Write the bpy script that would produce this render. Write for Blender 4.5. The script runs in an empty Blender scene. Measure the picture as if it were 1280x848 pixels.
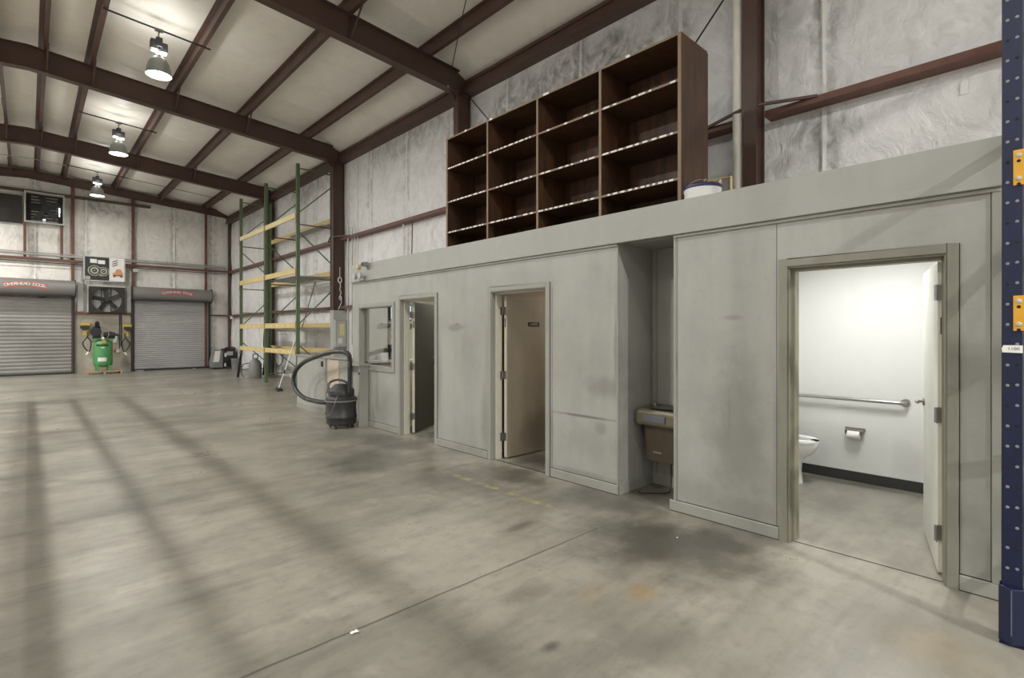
import bpy, bmesh, math, random
from mathutils import Vector, Matrix, noise
random.seed(7)
S = bpy.context.scene
COL = S.collection
PI = math.pi

# ------------------------------------------------------------------ camera, exposure, light
cam_data = bpy.data.cameras.new('camera')
cam_data.sensor_width = 36.0
cam_data.lens = 648.0 / 1280.0 * 36.0
cam_data.shift_y = -9.6 / 1280.0
cam_data.clip_start = 0.05
cam = bpy.data.objects.new('camera', cam_data)
COL.objects.link(cam)
cam.location = (0, 0, 1.57)
cam.rotation_euler = (PI / 2, 0, -math.atan2(0.6825, 0.731))
S.camera = cam

W = bpy.data.worlds.new('world')
S.world = W
W.use_nodes = True
W.node_tree.nodes['Background'].inputs[0].default_value = (0.80, 0.88, 1.0, 1)
W.node_tree.nodes['Background'].inputs[1].default_value = 0.6
S.view_settings.view_transform = 'Standard'
S.view_settings.look = 'None'
S.view_settings.gamma = 1.0
S.view_settings.use_curve_mapping = False
S.view_settings.exposure = 0.1

LAMP_WATTS = 46.0           # each high bay lamp of the row in view
ROW_WATTS = 400.0           # each lamp of the row over the other half of the hall
DIM_WATTS = 100.0           # the lamps of that row beside and behind the camera
REAR_WATTS = 620.0          # the stronger lamps behind the camera
FILL_WATTS = 40.0          # added fill light, set in an invented doorway behind the camera
BATH_WATTS = 31.0
UP_WATTS = 15.0            # light that leaves through the slots in the top of each lamp's bell
OFFICE_WATTS = 14.0
LADIES_WATTS = 3.0


def area_light(name, loc, rot, sx, sy, watts, color=(1, 1, 1), parent=None, shape='RECTANGLE'):
    d = bpy.data.lights.new(name, 'AREA')
    d.shape = shape
    d.size = sx
    if shape in ('RECTANGLE', 'ELLIPSE'):
        d.size_y = sy
    d.energy = watts
    d.color = color
    o = bpy.data.objects.new(name, d)
    COL.objects.link(o)
    o.location = loc
    o.rotation_euler = rot
    o.parent = parent
    return o


area_light('added_fill_light', (-2.2, -13.9, 2.1), (PI / 2, 0, PI), 4.4, 4.0, FILL_WATTS, (0.93, 0.96, 1.0))  # unseen fill panel, added to light the hall from the front


# ------------------------------------------------------------------ materials
def new_mat(name):
    m = bpy.data.materials.new(name)
    m.use_nodes = True
    nt = m.node_tree
    return m, nt, nt.nodes['Principled BSDF']


def node(nt, kind, props=None, **ins):
    n = nt.nodes.new(kind)
    for k, v in (props or {}).items():
        setattr(n, k, v)
    for k, v in ins.items():
        key = int(k[1:]) if k[0] == 'i' and k[1:].isdigit() else k
        s = n.inputs[key]
        if isinstance(v, bpy.types.NodeSocket):
            nt.links.new(v, s)
        else:
            s.default_value = v
    return n


def c4(c):
    return (c[0], c[1], c[2], 1)


def srgb(r, g, b):
    f = lambda v: (v / 255 / 12.92) if v / 255 <= 0.04045 else ((v / 255 + 0.055) / 1.055) ** 2.4
    return (f(r), f(g), f(b))


def wpos(nt):
    return nt.nodes.new('ShaderNodeNewGeometry').outputs['Position']


def noise_fac(nt, vec, scale, detail=5, rough=0.55, lo=0.35, hi=0.65, stretch=None, dist=0.0):
    if stretch:
        vec = node(nt, 'ShaderNodeVectorMath', {'operation': 'MULTIPLY'}, i0=vec, i1=stretch).outputs[0]
    n = node(nt, 'ShaderNodeTexNoise', None, Vector=vec, Scale=scale, Detail=detail, Roughness=rough, Distortion=dist)
    r = node(nt, 'ShaderNodeMapRange', None, i0=n.outputs[0], i1=lo, i2=hi, i3=0.0, i4=1.0)
    return r.outputs[0]


def math_n(nt, op, a, b):
    return node(nt, 'ShaderNodeMath', {'operation': op}, i0=a, i1=b).outputs[0]


def mix(nt, fac, a, b, mode='MIX'):
    n = nt.nodes.new('ShaderNodeMix')
    n.data_type = 'RGBA'
    n.blend_type = mode
    for sock, v in ((n.inputs[0], fac), (n.inputs[6], a), (n.inputs[7], b)):
        if isinstance(v, bpy.types.NodeSocket):
            nt.links.new(v, sock)
        else:
            sock.default_value = v if sock is n.inputs[0] else c4(v)
    return n.outputs[2]


def blob_mask(nt, pos, blobs, wob=0.35, wscale=4.0):
    """soft patches of dirt and darker tone at places in the room: (x,y,z, rx,ry,rz, strength)"""
    wn = node(nt, 'ShaderNodeTexNoise', None, Vector=pos, Scale=wscale, Detail=5.0, Roughness=0.65)
    acc = None
    for (x, y, z, rx, ry, rz, st) in blobs:
        d = node(nt, 'ShaderNodeVectorMath', {'operation': 'SUBTRACT'}, i0=pos, i1=(x, y, z)).outputs[0]
        d = node(nt, 'ShaderNodeVectorMath', {'operation': 'DIVIDE'}, i0=d, i1=(rx, ry, rz)).outputs[0]
        l = node(nt, 'ShaderNodeVectorMath', {'operation': 'LENGTH'}, i0=d).outputs[1]
        w = node(nt, 'ShaderNodeMath', {'operation': 'MULTIPLY_ADD'}, i0=wn.outputs[0], i1=wob * 3, i2=-wob * 1.5).outputs[0]
        l = math_n(nt, 'ADD', l, w)
        f = node(nt, 'ShaderNodeMapRange', {'interpolation_type': 'SMOOTHSTEP'}, i0=l, i1=0.2, i2=1.0, i3=st, i4=0.0).outputs[0]
        acc = f if acc is None else math_n(nt, 'MAXIMUM', acc, f)
    return acc


def bump(nt, b, height, strength=0.3, dist=0.02):
    n = node(nt, 'ShaderNodeBump', None, Strength=strength, Distance=dist, Height=height)
    nt.links.new(n.outputs[0], b.inputs['Normal'])


def plain(name, col, rough=0.55, metal=0.0, dirt=0.25, scale=6.0, bmp=0.0, spec=0.5, coat=0.0):
    m, nt, b = new_mat(name)
    p = wpos(nt)
    f = noise_fac(nt, p, scale, 6, 0.6, 0.4, 0.75)
    dark = tuple(c * 0.45 for c in col)
    fac = math_n(nt, 'MULTIPLY', f, dirt)
    nt.links.new(mix(nt, fac, col, dark), b.inputs['Base Color'])
    b.inputs['Roughness'].default_value = rough
    b.inputs['Metallic'].default_value = metal
    b.inputs['Specular IOR Level'].default_value = spec
    b.inputs['Coat Weight'].default_value = coat
    if bmp:
        bump(nt, b, noise_fac(nt, p, scale * 4, 4), bmp, 0.01)
    return m


def glow(name, col, strength):
    m, nt, b = new_mat(name)
    b.inputs['Base Color'].default_value = c4(col)
    b.inputs['Emission Color'].default_value = c4(col)
    b.inputs['Emission Strength'].default_value = strength
    return m


def grimy_paint(name, col, blobs=(), amount=0.35, rough=0.5, streak=True, dirtcol=(0.10, 0.095, 0.075)):
    m, nt, b = new_mat(name)
    p = wpos(nt)
    base = col
    f1 = noise_fac(nt, p, 1.1, 6, 0.6, 0.42, 0.78)
    c = mix(nt, math_n(nt, 'MULTIPLY', f1, amount), base, dirtcol)
    if streak:
        f2 = noise_fac(nt, p, 2.2, 5, 0.6, 0.5, 0.85, stretch=(1.6, 1.6, 0.25))
        c = mix(nt, math_n(nt, 'MULTIPLY', f2, amount * 0.8), c, dirtcol)
    f3 = noise_fac(nt, p, 14, 6, 0.7, 0.55, 0.9)
    c = mix(nt, math_n(nt, 'MULTIPLY', f3, amount * 0.7), c, dirtcol)
    if blobs:
        c = mix(nt, blob_mask(nt, p, blobs), c, dirtcol)
    nt.links.new(c, b.inputs['Base Color'])
    b.inputs['Roughness'].default_value = rough
    bump(nt, b, noise_fac(nt, p, 40, 3), 0.06, 0.004)
    return m


def insulation(name, col, blobs=(), creases=0.5, soot=0.3, crease_scale=2.6, seam=None):
    """white vinyl faced insulation: glossy film with creases and soot in the folds"""
    m, nt, b = new_mat(name)
    p = wpos(nt)
    warp = node(nt, 'ShaderNodeTexNoise', None, Vector=p, Scale=1.3, Detail=3.0)
    wv = node(nt, 'ShaderNodeVectorMath', {'operation': 'MULTIPLY_ADD'}, i0=warp.outputs[1], i1=(0.8, 0.8, 0.8), i2=p).outputs[0]
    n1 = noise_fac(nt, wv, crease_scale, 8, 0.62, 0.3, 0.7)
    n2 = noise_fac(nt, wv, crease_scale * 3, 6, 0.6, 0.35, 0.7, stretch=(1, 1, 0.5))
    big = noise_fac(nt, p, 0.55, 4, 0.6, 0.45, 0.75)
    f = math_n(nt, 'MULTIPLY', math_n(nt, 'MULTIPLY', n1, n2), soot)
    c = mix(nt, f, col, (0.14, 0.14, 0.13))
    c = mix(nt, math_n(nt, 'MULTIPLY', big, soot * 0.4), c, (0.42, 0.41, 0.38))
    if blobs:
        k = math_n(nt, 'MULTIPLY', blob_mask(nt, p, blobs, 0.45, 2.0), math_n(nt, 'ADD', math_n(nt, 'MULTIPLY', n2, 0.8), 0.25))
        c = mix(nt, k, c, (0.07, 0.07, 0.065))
    if seam:
        axis, s0, pitch = seam
        sp = nt.nodes.new('ShaderNodeSeparateXYZ')
        nt.links.new(p, sp.inputs[0])
        u = math_n(nt, 'DIVIDE', math_n(nt, 'SUBTRACT', sp.outputs[axis], s0), pitch)
        d = math_n(nt, 'MULTIPLY', math_n(nt, 'ABSOLUTE', math_n(nt, 'SUBTRACT', u, math_n(nt, 'ROUND', u, 0.0)), 0.0), pitch)
        d = math_n(nt, 'ADD', d, math_n(nt, 'MULTIPLY', math_n(nt, 'SUBTRACT', warp.outputs[0], 0.5), 0.05))
        sootline = node(nt, 'ShaderNodeMapRange', {'interpolation_type': 'SMOOTHSTEP'}, i0=d, i1=0.04, i2=0.22, i3=0.55, i4=0.0).outputs[0]
        c = mix(nt, math_n(nt, 'MULTIPLY', sootline, n2), c, (0.16, 0.16, 0.15))
        tabm = node(nt, 'ShaderNodeMapRange', {'interpolation_type': 'SMOOTHSTEP'}, i0=d, i1=0.022, i2=0.036, i3=0.85, i4=0.0).outputs[0]
        c = mix(nt, tabm, c, (0.80, 0.80, 0.77))
    nt.links.new(c, b.inputs['Base Color'])
    b.inputs['Roughness'].default_value = 0.42
    h = math_n(nt, 'ADD', n1, math_n(nt, 'MULTIPLY', n2, 0.5))
    bump(nt, b, h, creases, 0.03)
    return m


M = {}
M['steel'] = plain('red_oxide_steel', srgb(86, 64, 56), 0.5, dirt=0.4, scale=3)
M['steel_brown'] = plain('rusty_steel', srgb(112, 76, 64), 0.55, dirt=0.6, scale=4)
M['paint'] = grimy_paint('office_wall_paint', srgb(160, 160, 154), [
    (4.135, 3.05, 1.02, .3, .42, .16, .35), (4.135, 3.35, 0.705, .3, .62, .022, .75), (4.135, 5.55, 1.62, .3, .28, .07, .4),
    (4.135, 5.5, 1.66, .3, .10, .03, .5), (4.135, 1.80, 0.75, .3, .34, .85, .38), (4.135, 1.75, 0.16, .3, .5, .18, .35),  # tall patch darkens the wall left of the washroom door
    (4.135, 1.86, 0.9, .3, .006, .36, .65), (4.135, 1.84, 1.68, .3, .12, .03, .3), (4.135, 5.25, 1.2, .3, .4, .5, .16),
    (4.135, 2.34, 1.30, .3, .03, .16, .5), (4.135, 0.38, 1.0, .3, .12, 1.2, .3), (4.135, 0.36, .2, .3, .15, .3, .4), (4.135, 3.85, .5, .3, .1, .6, .3), (4.135, 4.9, .4, .3, .15, .8, .25), (4.135, 3.3, 0.12, .3, .6, .05, .35),
    (4.135, 2.93, 0.8, .3, .02, .9, .35), (4.135, 7.5, 0.3, .3, .7, .5, .2), (4.135, 1.45, 0.6, .3, .12, 1.0, .3), (4.135, 3.3, .45, .3, .5, .25, .2), (4.135, 3.15, .6, .3, .12, .12, .4), (4.135, 4.86, 1.2, .3, .08, .6, .25), (4.135, 5.9, 1.0, .3, .1, .9, .25), (4.135, 2.96, 1.4, .3, .04, .5, .4), (4.135, 2.1, .2, .3, .4, .2, .25)], 0.30)
M['fascia'] = grimy_paint('fascia_paint', srgb(154, 154, 148), (), 0.14)
M['base'] = grimy_paint('baseboard_paint', srgb(148, 148, 140), (), 0.35)
M['casing'] = grimy_paint('door_casing_paint', srgb(150, 150, 142), (), 0.3)
M['casing_dark'] = grimy_paint('washroom_casing_paint', srgb(132, 131, 118), (), 0.5)
M['jamb'] = plain('cream_jamb_paint', srgb(202, 199, 184), 0.5, dirt=0.15)
M['lining_olive'] = plain('olive_lining_paint', srgb(140, 136, 116), 0.5, dirt=0.15)
M['groove'] = plain('dark_gap', (0.02, 0.02, 0.018), 0.8)
M['white_wall'] = grimy_paint('washroom_wall_paint', srgb(216, 216, 213), [
    (6.32, 1.5, .35, .3, .9, .35, .12), (6.32, 1.1, .3, .3, .25, .3, .16)], 0.07)
M['room_wall'] = grimy_paint('room_wall_paint', srgb(200, 198, 182), (), 0.12)
M['ladies_wall'] = grimy_paint('ladies_room_wall_paint', srgb(202, 180, 160), (), 0.12)
M['leaf_beige'] = grimy_paint('ladies_door_paint', srgb(178, 168, 148), [(4.9, 4.74, .3, .5, .3, .4, .45)], 0.3)
M['leaf_dark'] = grimy_paint('office_door_paint', srgb(66, 64, 54), (), 0.35)
M['leaf_white'] = grimy_paint('washroom_door_paint', srgb(196, 196, 186), [(4.35, .6, 1.7, .2, .2, .5, .3)], 0.2)
M['black_base'] = plain('black_vinyl_base', (0.03, 0.03, 0.028), 0.5)
M['chrome'] = plain('brushed_steel', (0.45, 0.44, 0.42), 0.32, 1.0, dirt=0.2)
M['dull_metal'] = plain('dull_steel', (0.30, 0.29, 0.27), 0.42, 0.9, dirt=0.3)
M['galv'] = plain('galvanised_conduit', (0.45, 0.45, 0.43), 0.45, 0.6, dirt=0.3)
M['porcelain'] = plain('porcelain', (0.86, 0.86, 0.84), 0.12, dirt=0.04, coat=0.3)
M['white'] = plain('white_plastic', (0.80, 0.80, 0.78), 0.45, dirt=0.1)
M['pvc'] = plain('white_pipe', (0.76, 0.73, 0.65), 0.45, dirt=0.25, scale=3)
M['black'] = plain('black_plastic', (0.022, 0.022, 0.023), 0.45, dirt=0.2)
M['black_gloss'] = plain('black_rubber', (0.018, 0.018, 0.018), 0.35, dirt=0.3)
M['vac'] = plain('vacuum_plastic', (0.028, 0.028, 0.028), 0.42, dirt=0.3)
M['grey'] = plain('grey_plastic', (0.22, 0.22, 0.21), 0.5, dirt=0.3)
M['lightgrey'] = plain('light_grey_paint', (0.48, 0.48, 0.45), 0.5, dirt=0.3)
M['panel_grey'] = plain('breaker_box_grey', (0.38, 0.39, 0.38), 0.5, dirt=0.3)
M['green_rack'] = plain('green_rack_paint', srgb(98, 114, 84), 0.5, dirt=0.5, scale=8)
M['yellow_beam'] = plain('yellow_beam_paint', srgb(210, 188, 130), 0.5, dirt=0.25, scale=5)
M['yellow_cream'] = plain('pale_beam_paint', srgb(222, 208, 160), 0.5, dirt=0.2, scale=5)
M['blue'] = plain('blue_rack_paint', srgb(11, 23, 58), 0.45, dirt=0.5, scale=9)
M['blue_worn'] = plain('worn_blue_edge', srgb(92, 100, 124), 0.5, dirt=0.5, scale=12)
M['amber'] = plain('amber_bracket_paint', srgb(214, 160, 44), 0.45, dirt=0.2, scale=12)
M['hole'] = plain('punched_hole', (0.01, 0.01, 0.015), 0.9)
M['green'] = plain('compressor_green', srgb(84, 150, 92), 0.35, dirt=0.15)
M['pallet_wood'] = plain('pallet_wood', srgb(180, 152, 112), 0.7, dirt=0.4, scale=10)
M['ply_pink'] = plain('bare_plywood', srgb(192, 178, 160), 0.6, dirt=0.3, scale=5)
M['yellow'] = plain('safety_yellow', srgb(190, 164, 76), 0.45, dirt=0.2)
M['orange'] = plain('orange_stick', srgb(190, 120, 60), 0.5)
M['tank_brown'] = plain('cooler_cabinet', srgb(88, 77, 62), 0.45, 0.2, dirt=0.45, scale=14)
M['cooler'] = plain('cooler_stainless', srgb(122, 114, 98), 0.36, 0.5, dirt=0.35, scale=6)
M['cooler_bar'] = plain('push_bar', srgb(96, 98, 104), 0.45, dirt=0.2)
M['door_grey'] = grimy_paint('roller_door_grey', srgb(148, 146, 142), [(0.4, 25.2, .9, 1.2, .4, .8, .28), (-.5, 25.2, 1.6, 1.0, .4, .6, .2)], 0.3, 0.42)
M['door_grey_clean'] = grimy_paint('roller_door_grey_clean', srgb(176, 174, 174), (), 0.1, 0.42)
M['barrel'] = plain('roller_hood_grey', srgb(128, 126, 122), 0.42, dirt=0.2, scale=2)
M['red'] = plain('red_sign_ink', srgb(206, 62, 60), 0.5, dirt=0.1)
M['ink_white'] = plain('white_sign_ink', srgb(236, 214, 206), 0.5, dirt=0.05)
M['paper'] = plain('white_paper', (0.78, 0.77, 0.74), 0.7, dirt=0.08)
M['screen'] = glow('lit_screen', (0.45, 0.55, 0.70), 0.9)
M['daylight'] = glow('daylight_gap', (0.75, 0.86, 1.0), 3.0)
M['lens'] = glow('lamp_lens', (1.0, 0.98, 0.92), 14.0)
M['tube'] = glow('strip_light_tube', (1.0, 1.0, 0.96), 3.0)
M['bell'] = plain('spun_aluminium', (0.40, 0.43, 0.40), 0.4, 0.4, dirt=0.15)
M['tan'] = plain('tan_tube', srgb(196, 176, 128), 0.5, dirt=0.2)
M['concrete_wall'] = grimy_paint('stained_plywood', srgb(190, 182, 166), [(2.2, 25.2, 1.6, .8, .3, .6, .4), (2.8, 25.2, .3, .25, .3, .35, .6)], 0.45)
M['orange_car'] = plain('orange_print', srgb(206, 150, 108), 0.5)
M['photo_dark'] = plain('dark_print', (0.03, 0.03, 0.03), 0.4)
M['photo_pale'] = plain('pale_print', srgb(176, 176, 160), 0.5, dirt=0.5, scale=20)
M['gap_dark'] = plain('dark_cloth', (0.035, 0.032, 0.028), 0.8)

m, nt, b = new_mat('window_glass')
b.inputs['Transmission Weight'].default_value = 1.0
b.inputs['Roughness'].default_value = 0.0
b.inputs['IOR'].default_value = 1.45
M['glass'] = m

# wood with long grain
m, nt, b = new_mat('dark_stained_wood')
p = wpos(nt)
g = noise_fac(nt, p, 5, 6, 0.6, 0.3, 0.7, stretch=(3, 3, 0.35))
c = mix(nt, g, srgb(52, 38, 27), srgb(98, 64, 40))
g2 = noise_fac(nt, p, 1.4, 4, 0.5, 0.4, 0.7)
nt.links.new(mix(nt, math_n(nt, 'MULTIPLY', g2, 0.5), c, srgb(38, 28, 21)), b.inputs['Base Color'])
b.inputs['Roughness'].default_value = 0.5
M['wood'] = m
M['wood_edge'] = plain('worn_wood_edge', srgb(128, 108, 86), 0.55, dirt=0.35, scale=9)
M['wood_end'] = M['wood']

# concrete floor
m, nt, b = new_mat('polished_concrete')
p = wpos(nt)
f1 = noise_fac(nt, p, 0.5, 7, 0.62, 0.36, 0.68)
c = mix(nt, f1, srgb(158, 153, 141), srgb(118, 115, 105))
f2 = noise_fac(nt, p, 1.5, 7, 0.65, 0.46, 0.72, stretch=(0.45, 1.5, 1))
c = mix(nt, math_n(nt, 'MULTIPLY', f2, 0.7), c, srgb(98, 96, 88))
f3 = noise_fac(nt, p, 2.6, 5, 0.6, 0.52, 0.72, stretch=(0.30, 2.2, 1))
c = mix(nt, math_n(nt, 'MULTIPLY', f3, 0.35), c, srgb(92, 90, 82))
f4 = noise_fac(nt, p, 9, 8, 0.7, 0.5, 0.8)
c = mix(nt, math_n(nt, 'MULTIPLY', f4, 0.45), c, srgb(86, 83, 75))
f5 = noise_fac(nt, p, 1.1, 6, 0.65, 0.58, 0.75)
c = mix(nt, math_n(nt, 'MULTIPLY', f5, 0.6), c, srgb(176, 171, 159))
grime = blob_mask(nt, p, [(3.45, 2.0, 0, .8, 1.0, 1, .75), (3.75, 1.75, 0, .45, .6, 1, .8), (3.3, 4.4, 0, .6, 1.0, 1, .5), (3.85, 4.2, 0, .4, .9, 1, .7),
                          (3.0, 5.7, 0, .8, .8, 1, .6), (3.75, 6.6, 0, .5, 1.2, 1, .6), (3.9, 2.9, 0, .4, .8, 1, .5), (4.3, 2.7, 0, .4, .4, 1, .6), (4.7, 4.3, 0, .7, .5, 1, .8),
                          (1.9, 1.75, 0, .10, .06, 1, .7), (1.55, 2.0, 0, .5, .3, 1, .2), (3.4, 7.4, 0, .8, .5, 1, .2), (2.9, 3.0, 0, .25, .08, 1, .5),
                          (4.6, 6.4, 0, .6, .6, 1, .6), (2.2, 2.2, 0, .3, .12, 1, .3), (6.22, 1.5, 0, .16, .9, 1, .6), (5.3, 1.3, 0, .5, .5, 1, .15)], 0.42, 3.0)
c = mix(nt, grime, c, srgb(62, 58, 50))
rust = blob_mask(nt, p, [(2.7, 1.75, 0, .16, .12, 1, .5), (2.5, 1.95, 0, .25, .1, 1, .25), (3.3, .45, 0, .3, .3, 1, .2)], 0.4, 5)
c = mix(nt, rust, c, srgb(150, 122, 76))
# saw-cut joint that runs across the room, and worn yellow line along the office wall
sx = nt.nodes.new('ShaderNodeSeparateXYZ')
nt.links.new(p, sx.inputs[0])
wob = node(nt, 'ShaderNodeMath', {'operation': 'MULTIPLY_ADD'}, i0=node(nt, 'ShaderNodeTexNoise', None, Vector=p, Scale=5.0, Detail=4.0).outputs[0], i1=0.016, i2=-0.008).outputs[0]
yy = math_n(nt, 'ADD', math_n(nt, 'SUBTRACT', sx.outputs[1], 2.553), wob)
joint = node(nt, 'ShaderNodeMapRange', None, i0=math_n(nt, 'ABSOLUTE', yy, 0.0), i1=0.003, i2=0.011, i3=0.8, i4=0.0).outputs[0]
lim = node(nt, 'ShaderNodeMapRange', None, i0=sx.outputs[0], i1=3.3, i2=3.5, i3=1.0, i4=0.0).outputs[0]
c = mix(nt, math_n(nt, 'MULTIPLY', joint, lim), c, srgb(70, 66, 56))
yl = node(nt, 'ShaderNodeMapRange', None, i0=math_n(nt, 'ABSOLUTE', math_n(nt, 'SUBTRACT', sx.outputs[0], 3.41), 0.0), i1=0.025, i2=0.05, i3=1.0, i4=0.0).outputs[0]
ya = node(nt, 'ShaderNodeMapRange', None, i0=math_n(nt, 'ABSOLUTE', math_n(nt, 'SUBTRACT', sx.outputs[1], 3.95), 0.0), i1=0.75, i2=1.0, i3=1.0, i4=0.0).outputs[0]
yn = noise_fac(nt, p, 7, 6, 0.7, 0.45, 0.62)
c = mix(nt, math_n(nt, 'MULTIPLY', math_n(nt, 'MULTIPLY', yl, ya), math_n(nt, 'MULTIPLY', yn, 0.55)), c, srgb(186, 172, 104))
nt.links.new(c, b.inputs['Base Color'])
rr = node(nt, 'ShaderNodeMapRange', None, i0=f1, i1=0.0, i2=1.0, i3=0.27, i4=0.40).outputs[0]
nt.links.new(rr, b.inputs['Roughness'])
wav = node(nt, 'ShaderNodeTexNoise', None, Vector=node(nt, 'ShaderNodeVectorMath', {'operation': 'MULTIPLY'}, i0=p, i1=(0.9, 3.2, 1)).outputs[0], Scale=1.0, Detail=4.0).outputs[0]
bump(nt, b, wav, 0.03, 0.10)
b.inputs['Specular IOR Level'].default_value = 0.45
M['floor'] = m

M['ins_right'] = insulation('wall_insulation_vinyl', srgb(236, 236, 236), [
    (6.5, 5.6, 5.75, .6, 2.9, .75, .8), (6.5, 2.2, 5.3, .6, .9, .9, .35), (6.5, 3.0, 4.3, .6, .9, .5, .25), (6.5, 1.9, 3.85, .6, .5, .35, .5),
    (6.5, 11.0, 6.1, .6, 2.8, .6, .45), (6.5, 16.5, 6.1, .6, 2.6, .6, .6), (6.5, 22, 6.0, .6, 2.8, .6, .5)], 0.7, 0.36, seam=(1, 1.87, 1.762))
M['ins_back'] = insulation('back_wall_insulation_vinyl', srgb(238, 235, 228), [
    (2.1, 25.3, 6.3, 1.1, .5, .5, .6), (4.3, 25.3, 6.2, 1.4, .5, .4, .25), (0.5, 25.3, 4.95, 1.4, .5, .35, .3)], 0.3, 0.3, seam=(0, 4.45, 1.42))
M['ins_roof'] = insulation('roof_insulation_vinyl', srgb(234, 230, 221), (), 0.16, 0.16, 1.2)


# ------------------------------------------------------------------ mesh builder
ROOT = {}


class MB:
    def __init__(self):
        self.bm = bmesh.new()

    def box(self, x0, y0, z0, x1, y1, z1):
        return self.hexa([(x0, y0, z0), (x1, y0, z0), (x1, y1, z0), (x0, y1, z0), (x0, y0, z1), (x1, y0, z1), (x1, y1, z1), (x0, y1, z1)])

    def hexa(self, pts):
        v = [self.bm.verts.new(q) for q in pts]
        for f in ((0, 3, 2, 1), (4, 5, 6, 7), (0, 1, 5, 4), (1, 2, 6, 5), (2, 3, 7, 6), (3, 0, 4, 7)):
            self.bm.faces.new([v[i] for i in f])
        return self

    def quad(self, pts):
        self.bm.faces.new([self.bm.verts.new(q) for q in pts])
        return self

    def prism(self, poly, axis, a0, a1):
        """poly: 2D outline in the two other axes, extruded along axis from a0 to a1"""
        def at(q, a):
            if axis == 'x':
                return (a, q[0], q[1])
            if axis == 'y':
                return (q[0], a, q[1])
            return (q[0], q[1], a)
        lo = [self.bm.verts.new(at(q, a0)) for q in poly]
        hi = [self.bm.verts.new(at(q, a1)) for q in poly]
        n = len(poly)
        for i in range(n):
            self.bm.faces.new((lo[i], lo[(i + 1) % n], hi[(i + 1) % n], hi[i]))
        self.bm.faces.new(lo[::-1])
        self.bm.faces.new(hi)
        return self

    def bar(self, p0, p1, w, h, up=(0, 0, 1)):
        p0, p1 = Vector(p0), Vector(p1)
        d = (p1 - p0).normalized()
        u = Vector(up)
        if abs(d.dot(u)) > 0.98:
            u = Vector((1, 0, 0))
        s = d.cross(u).normalized() * (w / 2)
        t = s.cross(d).normalized() * (h / 2)
        self.hexa([p0 - s - t, p0 + s - t, p0 + s + t, p0 - s + t, p1 - s - t, p1 + s - t, p1 + s + t, p1 - s + t])
        return self

    def tube(self, pts, r, seg=10, smooth=0, ripple=0.0, caps=True):
        P = [Vector(q) for q in pts]
        if smooth:
            Q = []
            for i in range(len(P) - 1):
                a, b_, c_, d_ = P[max(i - 1, 0)], P[i], P[i + 1], P[min(i + 2, len(P) - 1)]
                for k in range(smooth):
                    t = k / smooth
                    Q.append(0.5 * ((2 * b_) + (c_ - a) * t + (2 * a - 5 * b_ + 4 * c_ - d_) * t * t + (3 * b_ - a - 3 * c_ + d_) * t ** 3))
            Q.append(P[-1])
            P = Q
        rings = []
        prev = None
        for i, q in enumerate(P):
            d = (P[min(i + 1, len(P) - 1)] - P[max(i - 1, 0)]).normalized()
            if prev is None:
                ref = Vector((0, 0, 1)) if abs(d.z) < 0.9 else Vector((1, 0, 0))
                s = d.cross(ref).normalized()
            else:
                s = (prev - d * prev.dot(d)).normalized()
            prev = s
            t = d.cross(s)
            rr = r(i / max(len(P) - 1, 1)) if callable(r) else r
            if ripple and i % 2:
                rr *= 1 - ripple
            rings.append([self.bm.verts.new(q + (s * math.cos(2 * PI * k / seg) + t * math.sin(2 * PI * k / seg)) * rr) for k in range(seg)])
        for a, b_ in zip(rings, rings[1:]):
            for k in range(seg):
                self.bm.faces.new((a[k], a[(k + 1) % seg], b_[(k + 1) % seg], b_[k]))
        if caps:
            self.bm.faces.new(rings[0][::-1])
            self.bm.faces.new(rings[-1])
        return self

    def cyl(self, p0, p1, r0, r1=None, seg=20):
        r1 = r0 if r1 is None else r1
        return self.tube([p0, p1], lambda t: r0 + (r1 - r0) * t, seg)

    def lathe(self, prof, c=(0, 0, 0), seg=28, axis='z', sy=1.0):
        """prof: (radius, height) pairs"""
        rings = []
        for (r, h) in prof:
            ring = []
            for k in range(seg):
                a = 2 * PI * k / seg
                x, y = math.cos(a) * r, math.sin(a) * r * sy
                q = {'z': (x, y, h), 'y': (x, h, y), 'x': (h, x, y)}[axis]
                ring.append(self.bm.verts.new((c[0] + q[0], c[1] + q[1], c[2] + q[2])))
            rings.append(ring)
        for a, b_ in zip(rings, rings[1:]):
            for k in range(seg):
                self.bm.faces.new((a[k], a[(k + 1) % seg], b_[(k + 1) % seg], b_[k]))
        if prof[0][0] > 1e-4:
            self.bm.faces.new(rings[0][::-1])
        if prof[-1][0] > 1e-4:
            self.bm.faces.new(rings[-1])
        return self

    def build(self, name, mat, parent=None, loc=None, bevel=0.0, smooth=False, kind=None, local=False):
        bm = self.bm
        bmesh.ops.remove_doubles(bm, verts=bm.verts, dist=1e-5)
        bmesh.ops.recalc_face_normals(bm, faces=bm.faces)
        off = Vector((0, 0, 0))
        if parent is not None and not local:
            off = ROOT.get(parent.name, Vector((0, 0, 0)))
        elif parent is None and loc is not None and not local:
            off = Vector(loc)
        if off.length:
            bmesh.ops.translate(bm, verts=bm.verts, vec=-off)
        me = bpy.data.meshes.new(name)
        bm.to_mesh(me)
        bm.free()
        me.materials.append(mat if not isinstance(mat, str) else M[mat])
        o = bpy.data.objects.new(name, me)
        COL.objects.link(o)
        if smooth:
            for q in me.polygons:
                q.use_smooth = True
            md = o.modifiers.new('edges', 'EDGE_SPLIT')
            md.split_angle = math.radians(40)
        if bevel:
            md = o.modifiers.new('bevel', 'BEVEL')
            md.width = bevel
            md.segments = 2
            md.limit_method = 'ANGLE'
        if parent is not None:
            o.parent = parent
            ROOT[o.name] = off
        else:
            if loc is not None:
                o.location = loc
                ROOT[o.name] = Vector(loc)
            if kind:
                o['kind'] = kind
        return o


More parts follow.
